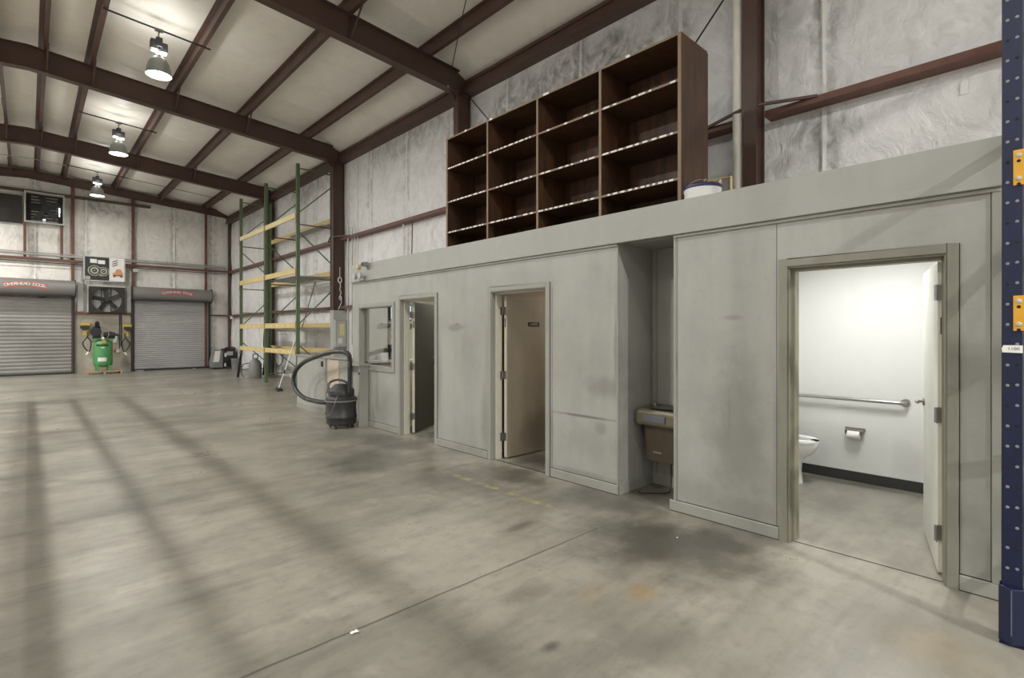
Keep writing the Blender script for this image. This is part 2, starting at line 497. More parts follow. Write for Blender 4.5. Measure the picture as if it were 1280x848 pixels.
def thing(name, label, cat, loc=(0, 0, 0), rz=0.0, group=None):
    o = bpy.data.objects.new(name, None)
    COL.objects.link(o)
    o.location = loc
    o.rotation_euler = (0, 0, rz)
    ROOT[o.name] = Vector(loc) if rz == 0 else Vector((0, 0, 0))
    tag(o, label, cat, group)
    return o


def tag(o, label, cat, group=None):
    o['label'] = label
    o['category'] = cat
    if group:
        o['group'] = group
    return o


def copy_tree(o, parent=None):
    c = o.copy()
    COL.objects.link(c)
    if parent is not None:
        c.parent = parent
    for ch in list(o.children):
        copy_tree(ch, c)
    return c


def struct(name, mat, mb, bevel=0.0, parent=None, smooth=False):
    return mb.build(name, mat, parent, bevel=bevel, kind='structure', smooth=smooth)


def text_mesh(txt, size, spacing=1.0):
    cu = bpy.data.curves.new('lettering', 'FONT')
    cu.body = txt
    cu.size = size
    cu.align_x = 'CENTER'
    cu.align_y = 'CENTER'
    cu.space_character = spacing
    cu.resolution_u = 3
    o = bpy.data.objects.new('lettering', cu)
    COL.objects.link(o)
    dg = bpy.context.evaluated_depsgraph_get()
    dg.update()
    me = bpy.data.meshes.new_from_object(o.evaluated_get(dg))
    bpy.data.objects.remove(o)
    return me


def add_text(mb, txt, size, fn, spacing=1.0):
    """letters as a thin mesh; fn maps flat (u, v) to a point in the room"""
    me = text_mesh(txt, size, spacing)
    vs = [mb.bm.verts.new(fn(v.co.x, v.co.y)) for v in me.vertices]
    for q in me.polygons:
        try:
            mb.bm.faces.new([vs[i] for i in q.vertices])
        except ValueError:
            pass
    return mb


# ------------------------------------------------------------------ room shell
Y0, Y1 = -14.0, 25.36
XR, XL = 6.60, -6.60
PURL = [0.29, 1.01, 2.48, 3.98, 5.57]


def z_top(x):
    return 7.19 - 0.0765 * abs(x)


def z_bot(x):
    return 6.735 - 0.075 * abs(x)


struct('floor', 'floor', MB().box(XL - 0.1, Y0 - 4.0, -0.12, XR + 0.1, Y1 + 0.1, 0.0))


def grid_mesh(us, vs, fn):
    mb = MB()
    rows = [[mb.bm.verts.new(fn(u, v)) for v in vs] for u in us]
    for i in range(len(us) - 1):
        for j in range(len(vs) - 1):
            mb.bm.faces.new((rows[i][j], rows[i + 1][j], rows[i + 1][j + 1], rows[i][j + 1]))
    return mb


def frange(a, b_, step):
    n = max(1, int(round((b_ - a) / step)))
    return [a + (b_ - a) * i / n for i in range(n + 1)]


GIRTS = [0.0, 2.20, 4.10, 6.36, 7.2]


def wall_puff(s, z, seam0, pitch, seed):
    """how far the quilted insulation bellies into the room"""
    f = 0.0
    for a, b_ in zip(GIRTS, GIRTS[1:]):
        if a <= z <= b_:
            f = math.sin(PI * (z - a) / (b_ - a)) ** 0.6 if 0 < z - a < b_ - a else 0.0
    k = (s - seam0) / pitch
    d = abs(k - round(k)) * pitch
    pin = 1 - 0.75 * math.exp(-(d / 0.10) ** 2)
    tab = 0.05 * math.exp(-(d / 0.028) ** 2)
    n = noise.noise(Vector((s * 0.9, z * 0.9, seed))) * 0.5 + noise.noise(Vector((s * 2.6, z * 1.6, seed + 5))) * 0.28
    fold = abs(noise.noise(Vector((s * 3.5 + z * 1.2, z * 1.1 - s, seed + 9)))) * 0.4
    return f * (0.05 * pin + 0.035 * n * pin - 0.035 * fold) + tab * f


mb = grid_mesh(frange(Y0, Y1, 0.045), frange(0, 6.95, 0.08), lambda y, z: (XR - 0.02 - wall_puff(y, z, 1.87, 1.762, 1.0), y, z))
struct('wall_right', 'ins_right', mb, smooth=True)
mb = grid_mesh(frange(-5.0, XR, 0.05), frange(0, 7.4, 0.08), lambda x, z: (x, Y1 - 0.03 - 0.8 * wall_puff(x, z, 4.45, 1.42, 7.0), z))
struct('wall_back', 'ins_back', mb, smooth=True)
struct('wall_left', 'ins_right', MB().box(XL - 0.1, Y0, 0, XL, Y1, 6.8))
mb = MB()
mb.box(XL, Y0 - 0.1, 0, -4.4, Y0, 7.2).box(0.0, Y0 - 0.1, 0, XR, Y0, 7.2).box(-4.4, Y0 - 0.1, 4.2, 0.0, Y0, 7.2)  # opening invented to hold the added fill light
struct('wall_front', 'ins_right', mb)
mb = MB().box(-6.6, Y1 - 0.02, 0, -5.0, Y1 + 0.06, 7.4)
struct('wall_back_end', 'ins_right', mb)


def roof_z(x, y):
    xs = sorted([-p for p in PURL] + PURL + [-6.6, 6.6])
    sag = 0.0
    fx = 0.0
    for a, b_ in zip(xs, xs[1:]):
        if a <= x <= b_:
            fx = (x - a) / (b_ - a)
            sag = math.sin(PI * fx) ** 1.3 if 0 < fx < 1 else 0.0
            sag *= min(1.0, (b_ - a) / 1.2)
    arc = y - 0.28 * (fx - 0.3) ** 2
    k = (arc - 0.35) / 1.22
    d = abs(k - round(k)) * 1.22
    crease = -0.028 * math.exp(-(d / 0.035) ** 2) * sag
    k2 = (arc - 0.9) / 2.9
    d2 = abs(k2 - round(k2)) * 2.9
    crease += 0.014 * math.exp(-(d2 / 0.06) ** 2) * sag
    nn = noise.noise(Vector((x * 1.1, y * 0.7, 3.3))) * 0.03 + noise.noise(Vector((x * 0.6, y * 3.0, 8.3))) * 0.010
    drop = 0.0
    if abs(x) > 5.57:
        g = min(1.0, (abs(x) - 5.57) / 0.85)
        drop = 0.30 * g ** 1.6
    return z_top(x) + 0.215 - drop - 0.055 * sag + (nn + crease) * min(1.0, 1.4 * sag) + 0.012


mb = grid_mesh(frange(XL, XR, 0.09), frange(Y0, Y1, 0.055), lambda x, y: (x, y, roof_z(x, y)))
struct('ceiling', 'ins_roof', mb, smooth=True)


# ------------------------------------------------------------------ steel frame
def z_purlin(x):
    mb = MB()
    s = 1
    z = z_top(x)
    w = 0.07
    out = [(x - w, z), (x, z - 0.0053), (x, z + 0.018), (x - 0.006, z + 0.018), (x - 0.006, z + 0.007), (x - w + 0.012, z + 0.013), (x - w + 0.012, z + 0.205),
           (x - 2 * w, z + 0.21), (x - 2 * w, z + 0.2), (x - w, z + 0.196)]
    mb.prism(out, 'y', Y0, Y1 - 0.05)
    return mb


for x in [-p - 0.1 for p in PURL[::-1]] + PURL:
    struct('purlin_beam', 'steel', z_purlin(x))


def rafter(y, z0f, z1f, half=0.09, braces=True):
    mb = MB()
    for sg in (-1, 1):
        xa, xb = 0.0, sg * 6.45
        for (y0, y1, zz) in ((y - 0.008, y + 0.008, None), (y - half, y + half, 't'), (y - half, y + half, 'b')):
            def zz0(x, zz=zz):
                return z1f(x) - 0.012 if zz == 't' else z0f(x)

            def zz1(x, zz=zz):
                return z0f(x) + 0.014 if zz == 'b' else z1f(x)
            mb.hexa([(xa, y0, zz0(xa)), (xb, y0, zz0(xb)), (xb, y1, zz0(xb)), (xa, y1, zz0(xa)),
                     (xa, y0, zz1(xa)), (xb, y0, zz1(xb)), (xb, y1, zz1(xb)), (xa, y1, zz1(xa))])
    if braces:
        for x in [-p - 0.12 for p in PURL[:4]] + PURL[:4]:
            mb.bar((x - 0.02, y - 0.02, z0f(x) + 0.03), (x + 0.0, y - 0.42, z1f(x) + 0.02), 0.032, 0.006)
            mb.bar((x - 0.02, y - 0.02, z0f(x) + 0.02), (x - 0.02, y - 0.02, z1f(x)), 0.05, 0.008)
            mb.cyl((x - 0.02, y - 0.05, z0f(x) + 0.05), (x - 0.02, y - 0.02, z0f(x) + 0.05), 0.016, seg=8)
    return mb


FR = [-8.86, -3.16, 2.54, 8.25, 13.95, 19.6]
for y in FR:
    struct('roof_beam', 'steel', rafter(y, z_bot, z_top))
struct('roof_beam', 'steel', rafter(25.08, lambda x: z_top(x) - 0.19, lambda x: z_top(x) + 0.10, 0.06, False))


def column(y, x0=6.18, zt=None):
    mb = MB()
    zt = z_bot(6.2) + 0.02 if zt is None else zt
    mb.box(x0, y - 0.075, 0.0, x0 + 0.014, y + 0.075, zt)
    mb.box(x0 + 0.014, y - 0.006, 0.0, 6.50, y + 0.006, zt + 0.28)
    mb.box(6.50, y - 0.04, 0.0, 6.514, y + 0.075, zt + 0.4)
    # knee plate where the rafter meets the column
    mb.prism([(x0 - 0.18, z_bot(6.0) + 0.01), (x0 + 0.3, z_bot(6.4)), (x0 + 0.01, z_bot(6.2) - 0.16)], 'y', y - 0.008, y + 0.008)
    mb.box(x0, y - 0.14, 0.0, 6.5, y + 0.14, 0.02)
    return mb


for y in FR:
    o = struct('steel_column', 'steel', column(y))
    if y == 13.95:
        struct('column_casing', 'lightgrey', MB().box(6.165, y - 0.10, 0.021, 6.56, y + 0.10, 2.157), 0.004)
for y in FR:
    struct('steel_column', 'steel', MB().box(-6.5, y - 0.1, 0, -6.18, y + 0.1, z_bot(6.2)))


def girt_right(z, y0, y1):
    mb = MB()
    mb.prism([(6.36, z), (6.56, z), (6.56, z + 0.012), (6.372, z + 0.012), (6.372, z + 0.075), (6.36, z + 0.075)], 'y', y0, y1)
    return mb


for z in (2.20, 4.10):
    for ya, yb in zip([Y0] + FR, FR + [25.2]):
        struct('girt_beam', 'steel_brown', girt_right(z, ya + 0.1, yb - 0.1))
# eave strut
struct('eave_beam', 'steel', MB().prism([(6.33, 6.30), (6.56, 6.30), (6.56, 6.50), (6.33, 6.54), (6.33, 6.48), (6.36, 6.48), (6.36, 6.36), (6.33, 6.36)], 'y', Y0, 25.2))
# column stays to the upper girt
for y in (2.54, 13.95):
    struct('girt_stay_beam', 'steel', MB().bar((6.17, y - 0.1, 4.19), (6.365, y - 0.66, 4.17), 0.03, 0.03).bar((6.17, y + 0.1, 4.19), (6.365, y + 0.66, 4.17), 0.03, 0.03))

# back wall posts and girts
for x in (-2.6, 1.216, 3.027, 5.563):
    struct('steel_column', 'steel_brown', MB().box(x - 0.05, 25.14, 0, x + 0.05, 25.152, z_top(x) - 0.05).box(x - 0.006, 25.152, 0, x + 0.006, 25.28, z_top(x) - 0.05))
struct('steel_column', 'steel', MB().box(6.44, 25.10, 0, 6.57, 25.26, 6.5))
struct('girt_beam', 'steel_brown', MB().prism([(25.11, 4.14), (25.28, 4.14), (25.28, 4.155), (25.122, 4.155), (25.122, 4.21), (25.11, 4.21)], 'x', -5.0, 6.5))
struct('girt_beam', 'steel', MB().prism([(25.11, 6.52), (25.28, 6.52), (25.28, 6.535), (25.122, 6.535), (25.122, 6.60), (25.11, 6.60)], 'x', -5.0, 3.6))
struct('girt_beam', 'steel_brown', MB().box(1.28, 25.08, 2.225, 2.95, 25.2, 2.29))
struct('girt_beam', 'steel', MB().box(5.72, 25.10, 2.235, 6.44, 25.22, 2.29))
struct('wall_panel', 'concrete_wall', MB().box(1.27, 25.21, 0, 2.98, 25.225, 2.22))
struct('wall_panel', 'lightgrey', MB().box(1.34, 25.12, 2.30, 1.52, 25.20, 3.42), 0.006)
struct('wall_panel', 'lightgrey', MB().box(2.82, 25.12, 2.30, 2.96, 25.20, 3.36), 0.006)

# ------------------------------------------------------------------ roll-up doors
def roller(x0, x1, ztop, bz, br, mat, pitch):
    mb = MB()
    pts = []
    z = 0.05
    while z < ztop:
        for (f, d) in ((0.0, 0.0), (0.32, 0.0), (0.46, 0.022), (0.84, 0.022)):
            pts.append((25.17 - d, min(z + f * pitch, ztop)))
        z += pitch
    poly = [(q[0], q[1]) for q in pts]
    front = [(mb.bm.verts.new((x0, y, z)), mb.bm.verts.new((x1, y, z))) for y, z in poly]
    for a, b_ in zip(front, front[1:]):
        mb.bm.faces.new((a[0], a[1], b_[1], b_[0]))
    mb.box(x0, 25.172, 0.05, x1, 25.19, ztop)
    d = struct('door_%d' % (4 if x0 < 0 else 5), mat, mb)
    MB().box(x0 - 0.01, 25.12, 0.0, x1 + 0.01, 25.19, 0.065).build('bottom_bar', 'black', d)
    for (a, b_) in ((x0 - 0.075, x0), (x1, x1 + 0.075)):
        MB().box(a, 25.08, 0, b_, 25.2, ztop + 0.05).build('guide', 'black', d)
    h = MB().tube([(x0 - 0.06, 24.97, bz), (x1 + 0.06, 24.97, bz)], br, 40).build('hood', 'barrel', d, smooth=True)
    MB().box(x0 - 0.02, 24.97 - br * 0.7, bz - br * 0.98, x1 + 0.02, 25.16, bz - br * 0.98 + 0.03).build('hood_lip', 'black', d)
    for xx in (x0 - 0.085, x1 + 0.062):
        MB().cyl((xx, 24.97, bz), (xx + 0.022, 24.97, bz), br + 0.03, seg=32).build('end_plate', 'black', d)
    return d


def hood_sign(d, xc, width, bz, br, arch, size):
    def on(u, v):
        a = v / br
        r = br + 0.006
        return (xc + u, 24.97 - math.cos(a) * r, bz + math.sin(a) * r)

    def lift(u):
        return arch * (1 - (2 * u / width) ** 2)
    rb = MB()
    n = 30
    for i in range(n):
        ua, ub = -width / 2 + width * i / n, -width / 2 + width * (i + 1) / n
        hh = size * 0.62
        rb.quad([on(ua, lift(ua) - hh), on(ub, lift(ub) - hh), on(ub, lift(ub) + hh), on(ua, lift(ua) + hh)])
    ro = rb.build('red_banner', 'red', d)
    tb = MB()
    word = 'OVERHEAD DOOR'
    step = width * 0.9 / len(word)
    for i, ch in enumerate(word):
        if ch == ' ':
            continue
        u0 = -width * 0.45 + step * (i + 0.5)
        add_text(tb, ch, size, lambda u, v, u0=u0: Vector(on(u0 + u, lift(u0) + v)) + Vector((0, -0.006, 0)))
    tb.build('lettering', 'ink_white', ro)


dl = roller(-1.35, 1.20, 2.80, 3.13, 0.30, 'door_grey', 0.13)
hood_sign(dl, -0.07, 1.16, 3.13, 0.30, 0.10, 0.15)
MB().box(0.27, 25.02, 2.77, 0.45, 25.12, 2.84).cyl((0.36, 25.0, 2.80), (0.36, 25.13, 2.80), 0.045).build('latch_stop', 'black', dl)
dr = roller(3.035, 5.65, 2.80, 3.06, 0.27, 'door_grey_clean', 0.085)
hood_sign(dr, 4.45, 1.16, 3.06, 0.27, 0.10, 0.13)

# ------------------------------------------------------------------ office block on the right
XW = 4.135                      # face of the painted partition
mb = MB()
for (a, b_) in ((0.264, 0.505), (1.42, 2.346), (2.94, 3.88), (4.795, 5.99), (6.905, 7.14), (8.22, 8.5)):
    mb.box(XW, a, 0, XW + 0.12, b_, 2.45)
for (a, b_) in ((0.505, 1.42), (3.88, 4.795), (5.99, 6.905)):
    mb.box(XW, a, 2.05, XW + 0.12, b_, 2.45)
mb.box(XW, 7.14, 0, XW + 0.12, 8.22, 0.99).box(XW, 7.14, 1.97, XW + 0.12, 8.22, 2.45)
struct('wall_partition', 'paint', mb)
mb = MB()
mb.box(4.095, 0.25, 2.41, 4.17, 8.5, 2.70)
struct('trim_fascia', 'fascia', mb, 0.004)
struct('trim_shadow_gap', 'casing', MB().box(4.118, 0.264, 2.385, XW, 2.346, 2.409).box(4.118, 2.94, 2.385, XW, 8.49, 2.409))
# niche for the water cooler
mb = MB()
mb.box(4.255, 2.28, 0, 4.82, 2.346, 2.45).box(4.255, 2.94, 0, 4.82, 3.0, 2.45).box(4.74, 2.346, 0, 4.82, 2.94, 2.45)
mb.box(4.255, 2.346, 2.415, 4.74, 2.94, 2.45)
struct('wall_niche', 'paint', mb)
mb = MB().box(4.727, 2.52, 0.1, 4.739, 2.56, 2.41).box(4.727, 2.88, 0.1, 4.739, 2.92, 2.41)
struct('trim_niche_batten', 'casing', mb)
# rooms behind
struct('wall_washroom', 'white_wall', MB().box(6.32, 0.24, 0, 6.40, 2.28, 2.45).box(4.82, 2.22, 0, 6.32, 2.28, 2.45).box(4.26, 2.22, 0, 4.82, 2.279, 2.45).box(4.256, 0.264, 0, 6.32, 0.32, 2.45)
       .box(4.256, 0.32, 0, 4.262, 0.48, 2.45).box(4.256, 1.45, 0, 4.262, 2.22, 2.45))
struct('wall_ladies_room', 'ladies_wall', MB().box(6.32, 3.0, 0, 6.40, 5.0, 2.45).box(4.82, 2.95, 0, 6.32, 3.0, 2.45).box(4.26, 5.0, 0, 6.32, 5.06, 2.45))
struct('wall_office_room', 'room_wall', MB().box(6.32, 5.06, 0, 6.40, 8.42, 2.45).box(4.256, 8.42, 0, 6.40, 8.5, 2.45).box(4.26, 5.061, 0, 6.32, 5.08, 2.45))
struct('ceiling_rooms', 'white_wall', MB().box(4.17, 0.26, 2.45, 6.42, 8.5, 2.55))

# baseboards
def baseboard(name, y0, y1, x=XW):
    o = struct(name, 'base', MB().prism([(x, 0), (x - 0.013, 0), (x - 0.013, 0.088), (x - 0.004, 0.096), (x, 0.096)], 'y', y0, y1))
    MB().box(x - 0.006, y0, 0.096, x, y1, 0.1005).box(x - 0.0145, y0, 0.0, x - 0.013, y1, 0.006).build('dirt_line', 'groove', o)


for n, (a, b_) in enumerate(((0.264, 0.445), (1.48, 2.385), (2.935, 3.81), (4.865, 5.94), (6.975, 7.90))):
    baseboard('baseboard_%d' % (n + 1), a, b_)
struct('baseboard_niche', 'base', MB().box(4.14, 2.927, 0, 4.74, 2.94, 0.092).box(4.727, 2.346, 0, 4.74, 2.927, 0.092))
struct('baseboard_washroom', 'black_base', MB().box(6.309, 0.32, 0.0, 6.32, 2.22, 0.105))
# corner strips of the partition
struct('trim_1', 'casing', MB().box(XW - 0.012, 0.258, 0.096, XW, 0.300, 2.385), 0.002)
struct('trim_2', 'casing', MB().box(XW - 0.008, 2.330, 0.096, XW, 2.350, 2.385), 0.002)
struct('trim_3', 'casing', MB().box(XW - 0.008, 2.936, 0.096, XW + .01, 2.952, 2.385), 0.002)
struct('trim_4', 'groove', MB().box(XW - 0.0012, 1.4965, 0.096, XW, 1.4995, 2.385).box(XW - 0.0012, 2.3155, 0.096, XW, 2.3175, 2.385).box(XW - .0012, 3.79, .096, XW, 3.792, 2.05)
       .box(XW - .0012, 0.304, .096, XW, 0.307, 2.385))


def casing(name, y0, y1, zt, mat, w=0.057, lining='jamb'):
    mb = MB()
    mb.box(XW - 0.018, y0 - w, 0, XW, y0, zt + w).box(XW - 0.018, y1, 0, XW, y1 + w, zt + w).box(XW - 0.018, y0, zt, XW, y1, zt + w)
    # frame lining inside the opening
    mb.box(XW - 0.006, y0, 0, XW + 0.05, y0 + 0.012, zt).box(XW - 0.006, y1 - 0.012, 0, XW + 0.05, y1, zt).box(XW - 0.006, y0, zt - 0.012, XW + 0.05, y1, zt)
    o = struct(name, mat, mb, 0.003)
    MB().box(XW - 0.004, y0 - w - 0.004, 0, XW, y0 - w, zt + w).box(XW - 0.004, y1 + w, 0, XW, y1 + w + 0.004, zt + w).build('dirt_line', 'groove', o)
    mb = MB()
    mb.box(XW + 0.05, y0, 0, XW + 0.145, y0 + 0.030, zt).box(XW + 0.05, y1 - 0.030, 0, XW + 0.145, y1, zt).box(XW + 0.05, y0 + 0.03, zt - 0.03, XW + 0.145, y1 - 0.03, zt)
    mb.build('frame_lining', lining, o, bevel=0.003)
    return o


casing('trim_washroom_door', 0.505, 1.42, 2.05, 'casing_dark', lining='lining_olive')
casing('trim_ladies_door', 3.88, 4.795, 2.05, 'casing')
casing('trim_office_door', 5.99, 6.905, 2.05, 'casing')
struct('trim_threshold', 'groove', MB().box(XW + 0.045, 0.535, 0, XW + 0.055, 1.39, 0.002))
struct('trim_threshold_plate', 'dull_metal', MB().box(XW + 0.02, 3.91, 0, XW + 0.06, 4.76, 0.006))


def door_leaf(name, hinge, ang, mat, side, width=0.86, edge='jamb'):
    """leaf with its hinge line at the object's origin; side: +1 leaf body lies to the left of the swing direction"""
    t = 0.044 * side
    mb = MB().box(0.0, min(0, t), 0.012, width, max(0, t), 2.02)
    d = mb.build(name, mat, kind='structure', bevel=0.003)
    d.location = (hinge[0], hinge[1], 0)
    d.rotation_euler = (0, 0, ang)
    MB().box(-0.0015, min(0.002 * side, t * 0.95), 0.02, 0.001, max(0.002 * side, t * 0.95), 2.01).build('leaf_edge', edge, d, local=True)
    for z in (0.27, 1.03, 1.82):
        hb = MB().cyl((-0.012, -0.010 * side, z - 0.05), (-0.012, -0.010 * side, z + 0.05), 0.009, seg=10)
        hb.box(-0.0035, min(0, t * 0.9), z - 0.05, -0.0005, max(0, t * 0.9), z + 0.05)
        hb.box(-0.055, min(-0.012 * side, -0.008 * side), z - 0.05, -0.012, max(-0.012 * side, -0.008 * side), z + 0.05)
        hb.build('hinge', 'dull_metal', d, local=True)
    return d


def lever(d, x, z, y, sgn, name='lever_handle', mat='chrome', flip=-1):
    hb = MB().cyl((x, y, z), (x, y + 0.012 * sgn, z), 0.032, seg=20).cyl((x, y + 0.01 * sgn, z), (x, y + 0.055 * sgn, z), 0.011, seg=12)
    hb.tube([(x, y + 0.05 * sgn, z), (x + flip * 0.05, y + 0.052 * sgn, z), (x + flip * 0.115, y + 0.048 * sgn, z)], 0.010, 10)
    hb.build(name, mat, d, local=True, smooth=True)


# washroom door: swings in, hinged on the right
d1 = door_leaf('door_1', (4.296, 0.572), math.atan2(0.23, 0.973), 'leaf_white', -1)
lever(d1, 0.79, 1.03, 0.0, 1, mat='dull_metal')
lever(d1, 0.79, 1.03, -0.044, -1)
MB().box(-0.0035, -0.03, 1.55, -0.0012, -0.014, 1.66).build('latch_mark', 'black', d1, local=True)
# ladies room door, square open
d2 = door_leaf('door_2', (4.302, 4.748), 0.0, 'leaf_beige', -1)
lever(d2, 0.79, 0.98, -0.044, -1, mat='dull_metal')
sg = MB().box(0.37, -0.0485, 1.634, 0.572, -0.044, 1.686).build('name_sign', 'black', d2, local=True, bevel=0.001)
tb = MB()
add_text(tb, 'LADIES', 0.046, lambda u, v: (0.471 + u, -0.0492, 1.66 + v), 1.05)
tb.build('lettering', 'ink_white', sg, local=True)
MB().box(-0.0035, -0.03, 1.62, -0.0012, -0.014, 1.73).build('latch_mark', 'black', d2, local=True)
# dark office door
d3 = door_leaf('door_3', (4.305, 6.852), math.atan2(0.49, 0.73), 'leaf_dark', -1)
lever(d3, 0.79, 0.97, -0.044, -1, mat='dull_metal')
MB().cyl((0.79, -0.044, 1.13), (0.79, -0.07, 1.13), 0.03).build('deadbolt', 'dull_metal', d3, local=True)
MB().box(-0.0035, -0.03, 1.62, -0.0012, -0.014, 1.73).build('latch_mark', 'black', d3, local=True)

# office window
mb = MB()
y0, y1, z0, z1, w = 7.14, 8.22, 0.99, 1.97, 0.062
mb.box(XW - 0.018, y0 - w, z0 - w, XW, y0, z1 + w).box(XW - 0.018, y1, z0 - w, XW, y1 + w, z1 + w).box(XW - 0.018, y0, z1, XW, y1, z1 + w).box(XW - 0.018, y0, z0 - w, XW, y1, z0)
mb.box(XW - 0.005, y0, z0, XW + 0.12, y0 + 0.014, z1).box(XW - 0.005, y1 - 0.014, z0, XW + 0.12, y1, z1).box(XW - 0.005, y0, z1 - 0.014, XW + 0.12, y1, z1).box(XW - 0.005, y0, z0, XW + 0.12, y1, z0 + 0.014)
w1 = struct('window_1', 'casing', mb, 0.003)
MB().box(XW + 0.075, y0 + 0.014, z0 + 0.014, XW + 0.081, y1 - 0.014, z1 - 0.014).build('window_pane', 'glass', w1)

# ------------------------------------------------------------------ washroom contents
BX = 6.32
gb = thing('grab_bar', 'long brushed steel grab bar on the white washroom wall', 'grab bar', (BX - 0.07, 1.1, 0.865))
MB().tube([(BX - 0.001, 1.085, 0.865), (BX - 0.05, 1.087, 0.865), (BX - 0.066, 1.10, 0.865), (BX - 0.07, 1.13, 0.865), (BX - 0.07, 2.08, 0.865), (BX - 0.066, 2.11, 0.865), (BX - 0.001, 2.12, 0.865)], 0.018, 14).build('rail', 'chrome', gb, smooth=True)
for y in (1.085, 2.12):
    MB().lathe([(0.0, -0.012), (0.034, -0.012), (0.040, -0.004), (0.040, -0.001)], (BX, y, 0.865), 24, 'x').build('wall_flange', 'chrome', gb, smooth=True)

tp = thing('toilet_paper_holder', 'small chrome paper holder with a white roll under the grab bar', 'toilet paper holder', (BX, 1.51, 0.52))
MB().box(BX - 0.012, 1.42, 0.53, BX - 0.001, 1.60, 0.565).box(BX - 0.075, 1.43, 0.535, BX - 0.012, 1.59, 0.548).box(BX - 0.075, 1.43, 0.50, BX - 0.004, 1.438, 0.54).box(BX - 0.075, 1.582, 0.50, BX - 0.004, 1.59, 0.54).build('bracket', 'dull_metal', tp, bevel=0.003)
MB().cyl((BX - 0.062, 1.455, 0.497), (BX - 0.062, 1.565, 0.497), 0.042, seg=28).build('paper_roll', 'paper', tp, smooth=True)

to = thing('toilet', 'white porcelain toilet with open front seat in the washroom', 'toilet', (5.86, 2.0, 0.0))
TX = 5.86


def egg(y_front, y_back, half, z, n=36, pw=1.0):
    pts = []
    yc = y_front + (y_back - y_front) * 0.58
    for k in range(n):
        a = 2 * PI * k / n
        sx_, cy_ = math.sin(a), math.cos(a)
        ly = (yc - y_front) if cy_ > 0 else (y_back - yc)
        pts.append((TX + half * sx_, yc - cy_ * ly, z))
    return pts


mb = MB()
levels = [(1.865, 2.20, 0.105, 0.0), (1.870, 2.20, 0.10, 0.03), (1.880, 2.20, 0.096, 0.12), (1.872, 2.20, 0.098, 0.22), (1.845, 2.20, 0.115, 0.265), (1.795, 2.20, 0.14, 0.30),
          (1.752, 2.19, 0.165, 0.34), (1.73, 2.18, 0.180, 0.385), (1.722, 2.18, 0.184, 0.42), (1.725, 2.18, 0.182, 0.435)]
rings = [[mb.bm.verts.new(q) for q in egg(a, b_, h, z)] for (a, b_, h, z) in levels]
rings += [[mb.bm.verts.new(q) for q in egg(1.775, 2.12, 0.135, 0.432)], [mb.bm.verts.new(q) for q in egg(1.80, 2.08, 0.11, 0.34)], [mb.bm.verts.new(q) for q in egg(1.88, 2.0, 0.04, 0.25)]]
for a, b_ in zip(rings, rings[1:]):
    for k in range(36):
        mb.bm.faces.new((a[k], a[(k + 1) % 36], b_[(k + 1) % 36], b_[k]))
mb.bm.faces.new(rings[0][::-1])
mb.bm.faces.new(rings[-1])
mb.build('bowl', 'porcelain', to, smooth=True)
mb = MB()
rs = []
for (oa, ia, z) in ((1.718, 1.79, 0.437), (1.716, 1.792, 0.452), (1.722, 1.786, 0.462)):
    rs.append(([mb.bm.verts.new(q) for q in egg(oa, 2.10, 0.188, z)], [mb.bm.verts.new(q) for q in egg(ia, 2.05, 0.118, z)]))
for k in range(36):
    k2 = (k + 1) % 36
    if 34 <= k or k < 2:
        continue
    for (o0, i0), (o1, i1) in zip(rs, rs[1:]):
        mb.bm.faces.new((o0[k], o0[k2], o1[k2], o1[k]))
        mb.bm.faces.new((i0[k2], i0[k], i1[k], i1[k2]))
    mb.bm.faces.new((rs[-1][0][k], rs[-1][0][k2], rs[-1][1][k2], rs[-1][1][k]))
    mb.bm.faces.new((rs[0][0][k2], rs[0][0][k], rs[0][1][k], rs[0][1][k2]))
mb.build('seat', 'white', to, smooth=True)
mb = MB().box(TX - 0.22, 2.10, 0.44, TX + 0.22, 2.215, 0.80)
mb.build('tank', 'porcelain', to, bevel=0.03)
MB().box(TX - 0.23, 2.095, 0.80, TX + 0.23, 2.218, 0.83).build('tank_lid', 'porcelain', to, bevel=0.01)
cl = thing('ceiling_light', 'square ceiling light above the washroom floor', 'ceiling light', (5.25, 1.25, 2.45))
MB().box(4.95, 0.95, 2.40, 5.55, 1.55, 2.449).build('frame', 'white', cl, bevel=0.01)
MB().box(4.98, 0.98, 2.392, 5.52, 1.52, 2.401).build('diffuser', 'tube', cl)
area_light('washroom_lamp', (5.25, 1.25, 2.385), (0, 0, 0), 0.55, 0.55, BATH_WATTS, (1, 1, 0.98))

# ladies room and office ceiling lamps
for (nm, x, y, wv, colr, lb) in (('ladies', 5.4, 4.0, LADIES_WATTS, (1, 0.9, 0.8), 'ceiling light inside the ladies room'), ('office', 5.3, 7.2, OFFICE_WATTS, (1, 0.98, 0.92), 'ceiling light inside the small office')):
    q = thing('ceiling_light', lb, 'ceiling light', (x, y, 2.45))
    MB().box(x - 0.3, y - 0.3, 2.40, x + 0.3, y + 0.3, 2.449).build('frame', 'white', q, bevel=0.01)
    MB().box(x - 0.27, y - 0.27, 2.392, x + 0.27, y + 0.27, 2.401).build('diffuser', 'tube', q)
    area_light(nm + '_lamp', (x, y, 2.385), (0, 0, 0), 0.55, 0.55, wv, colr)

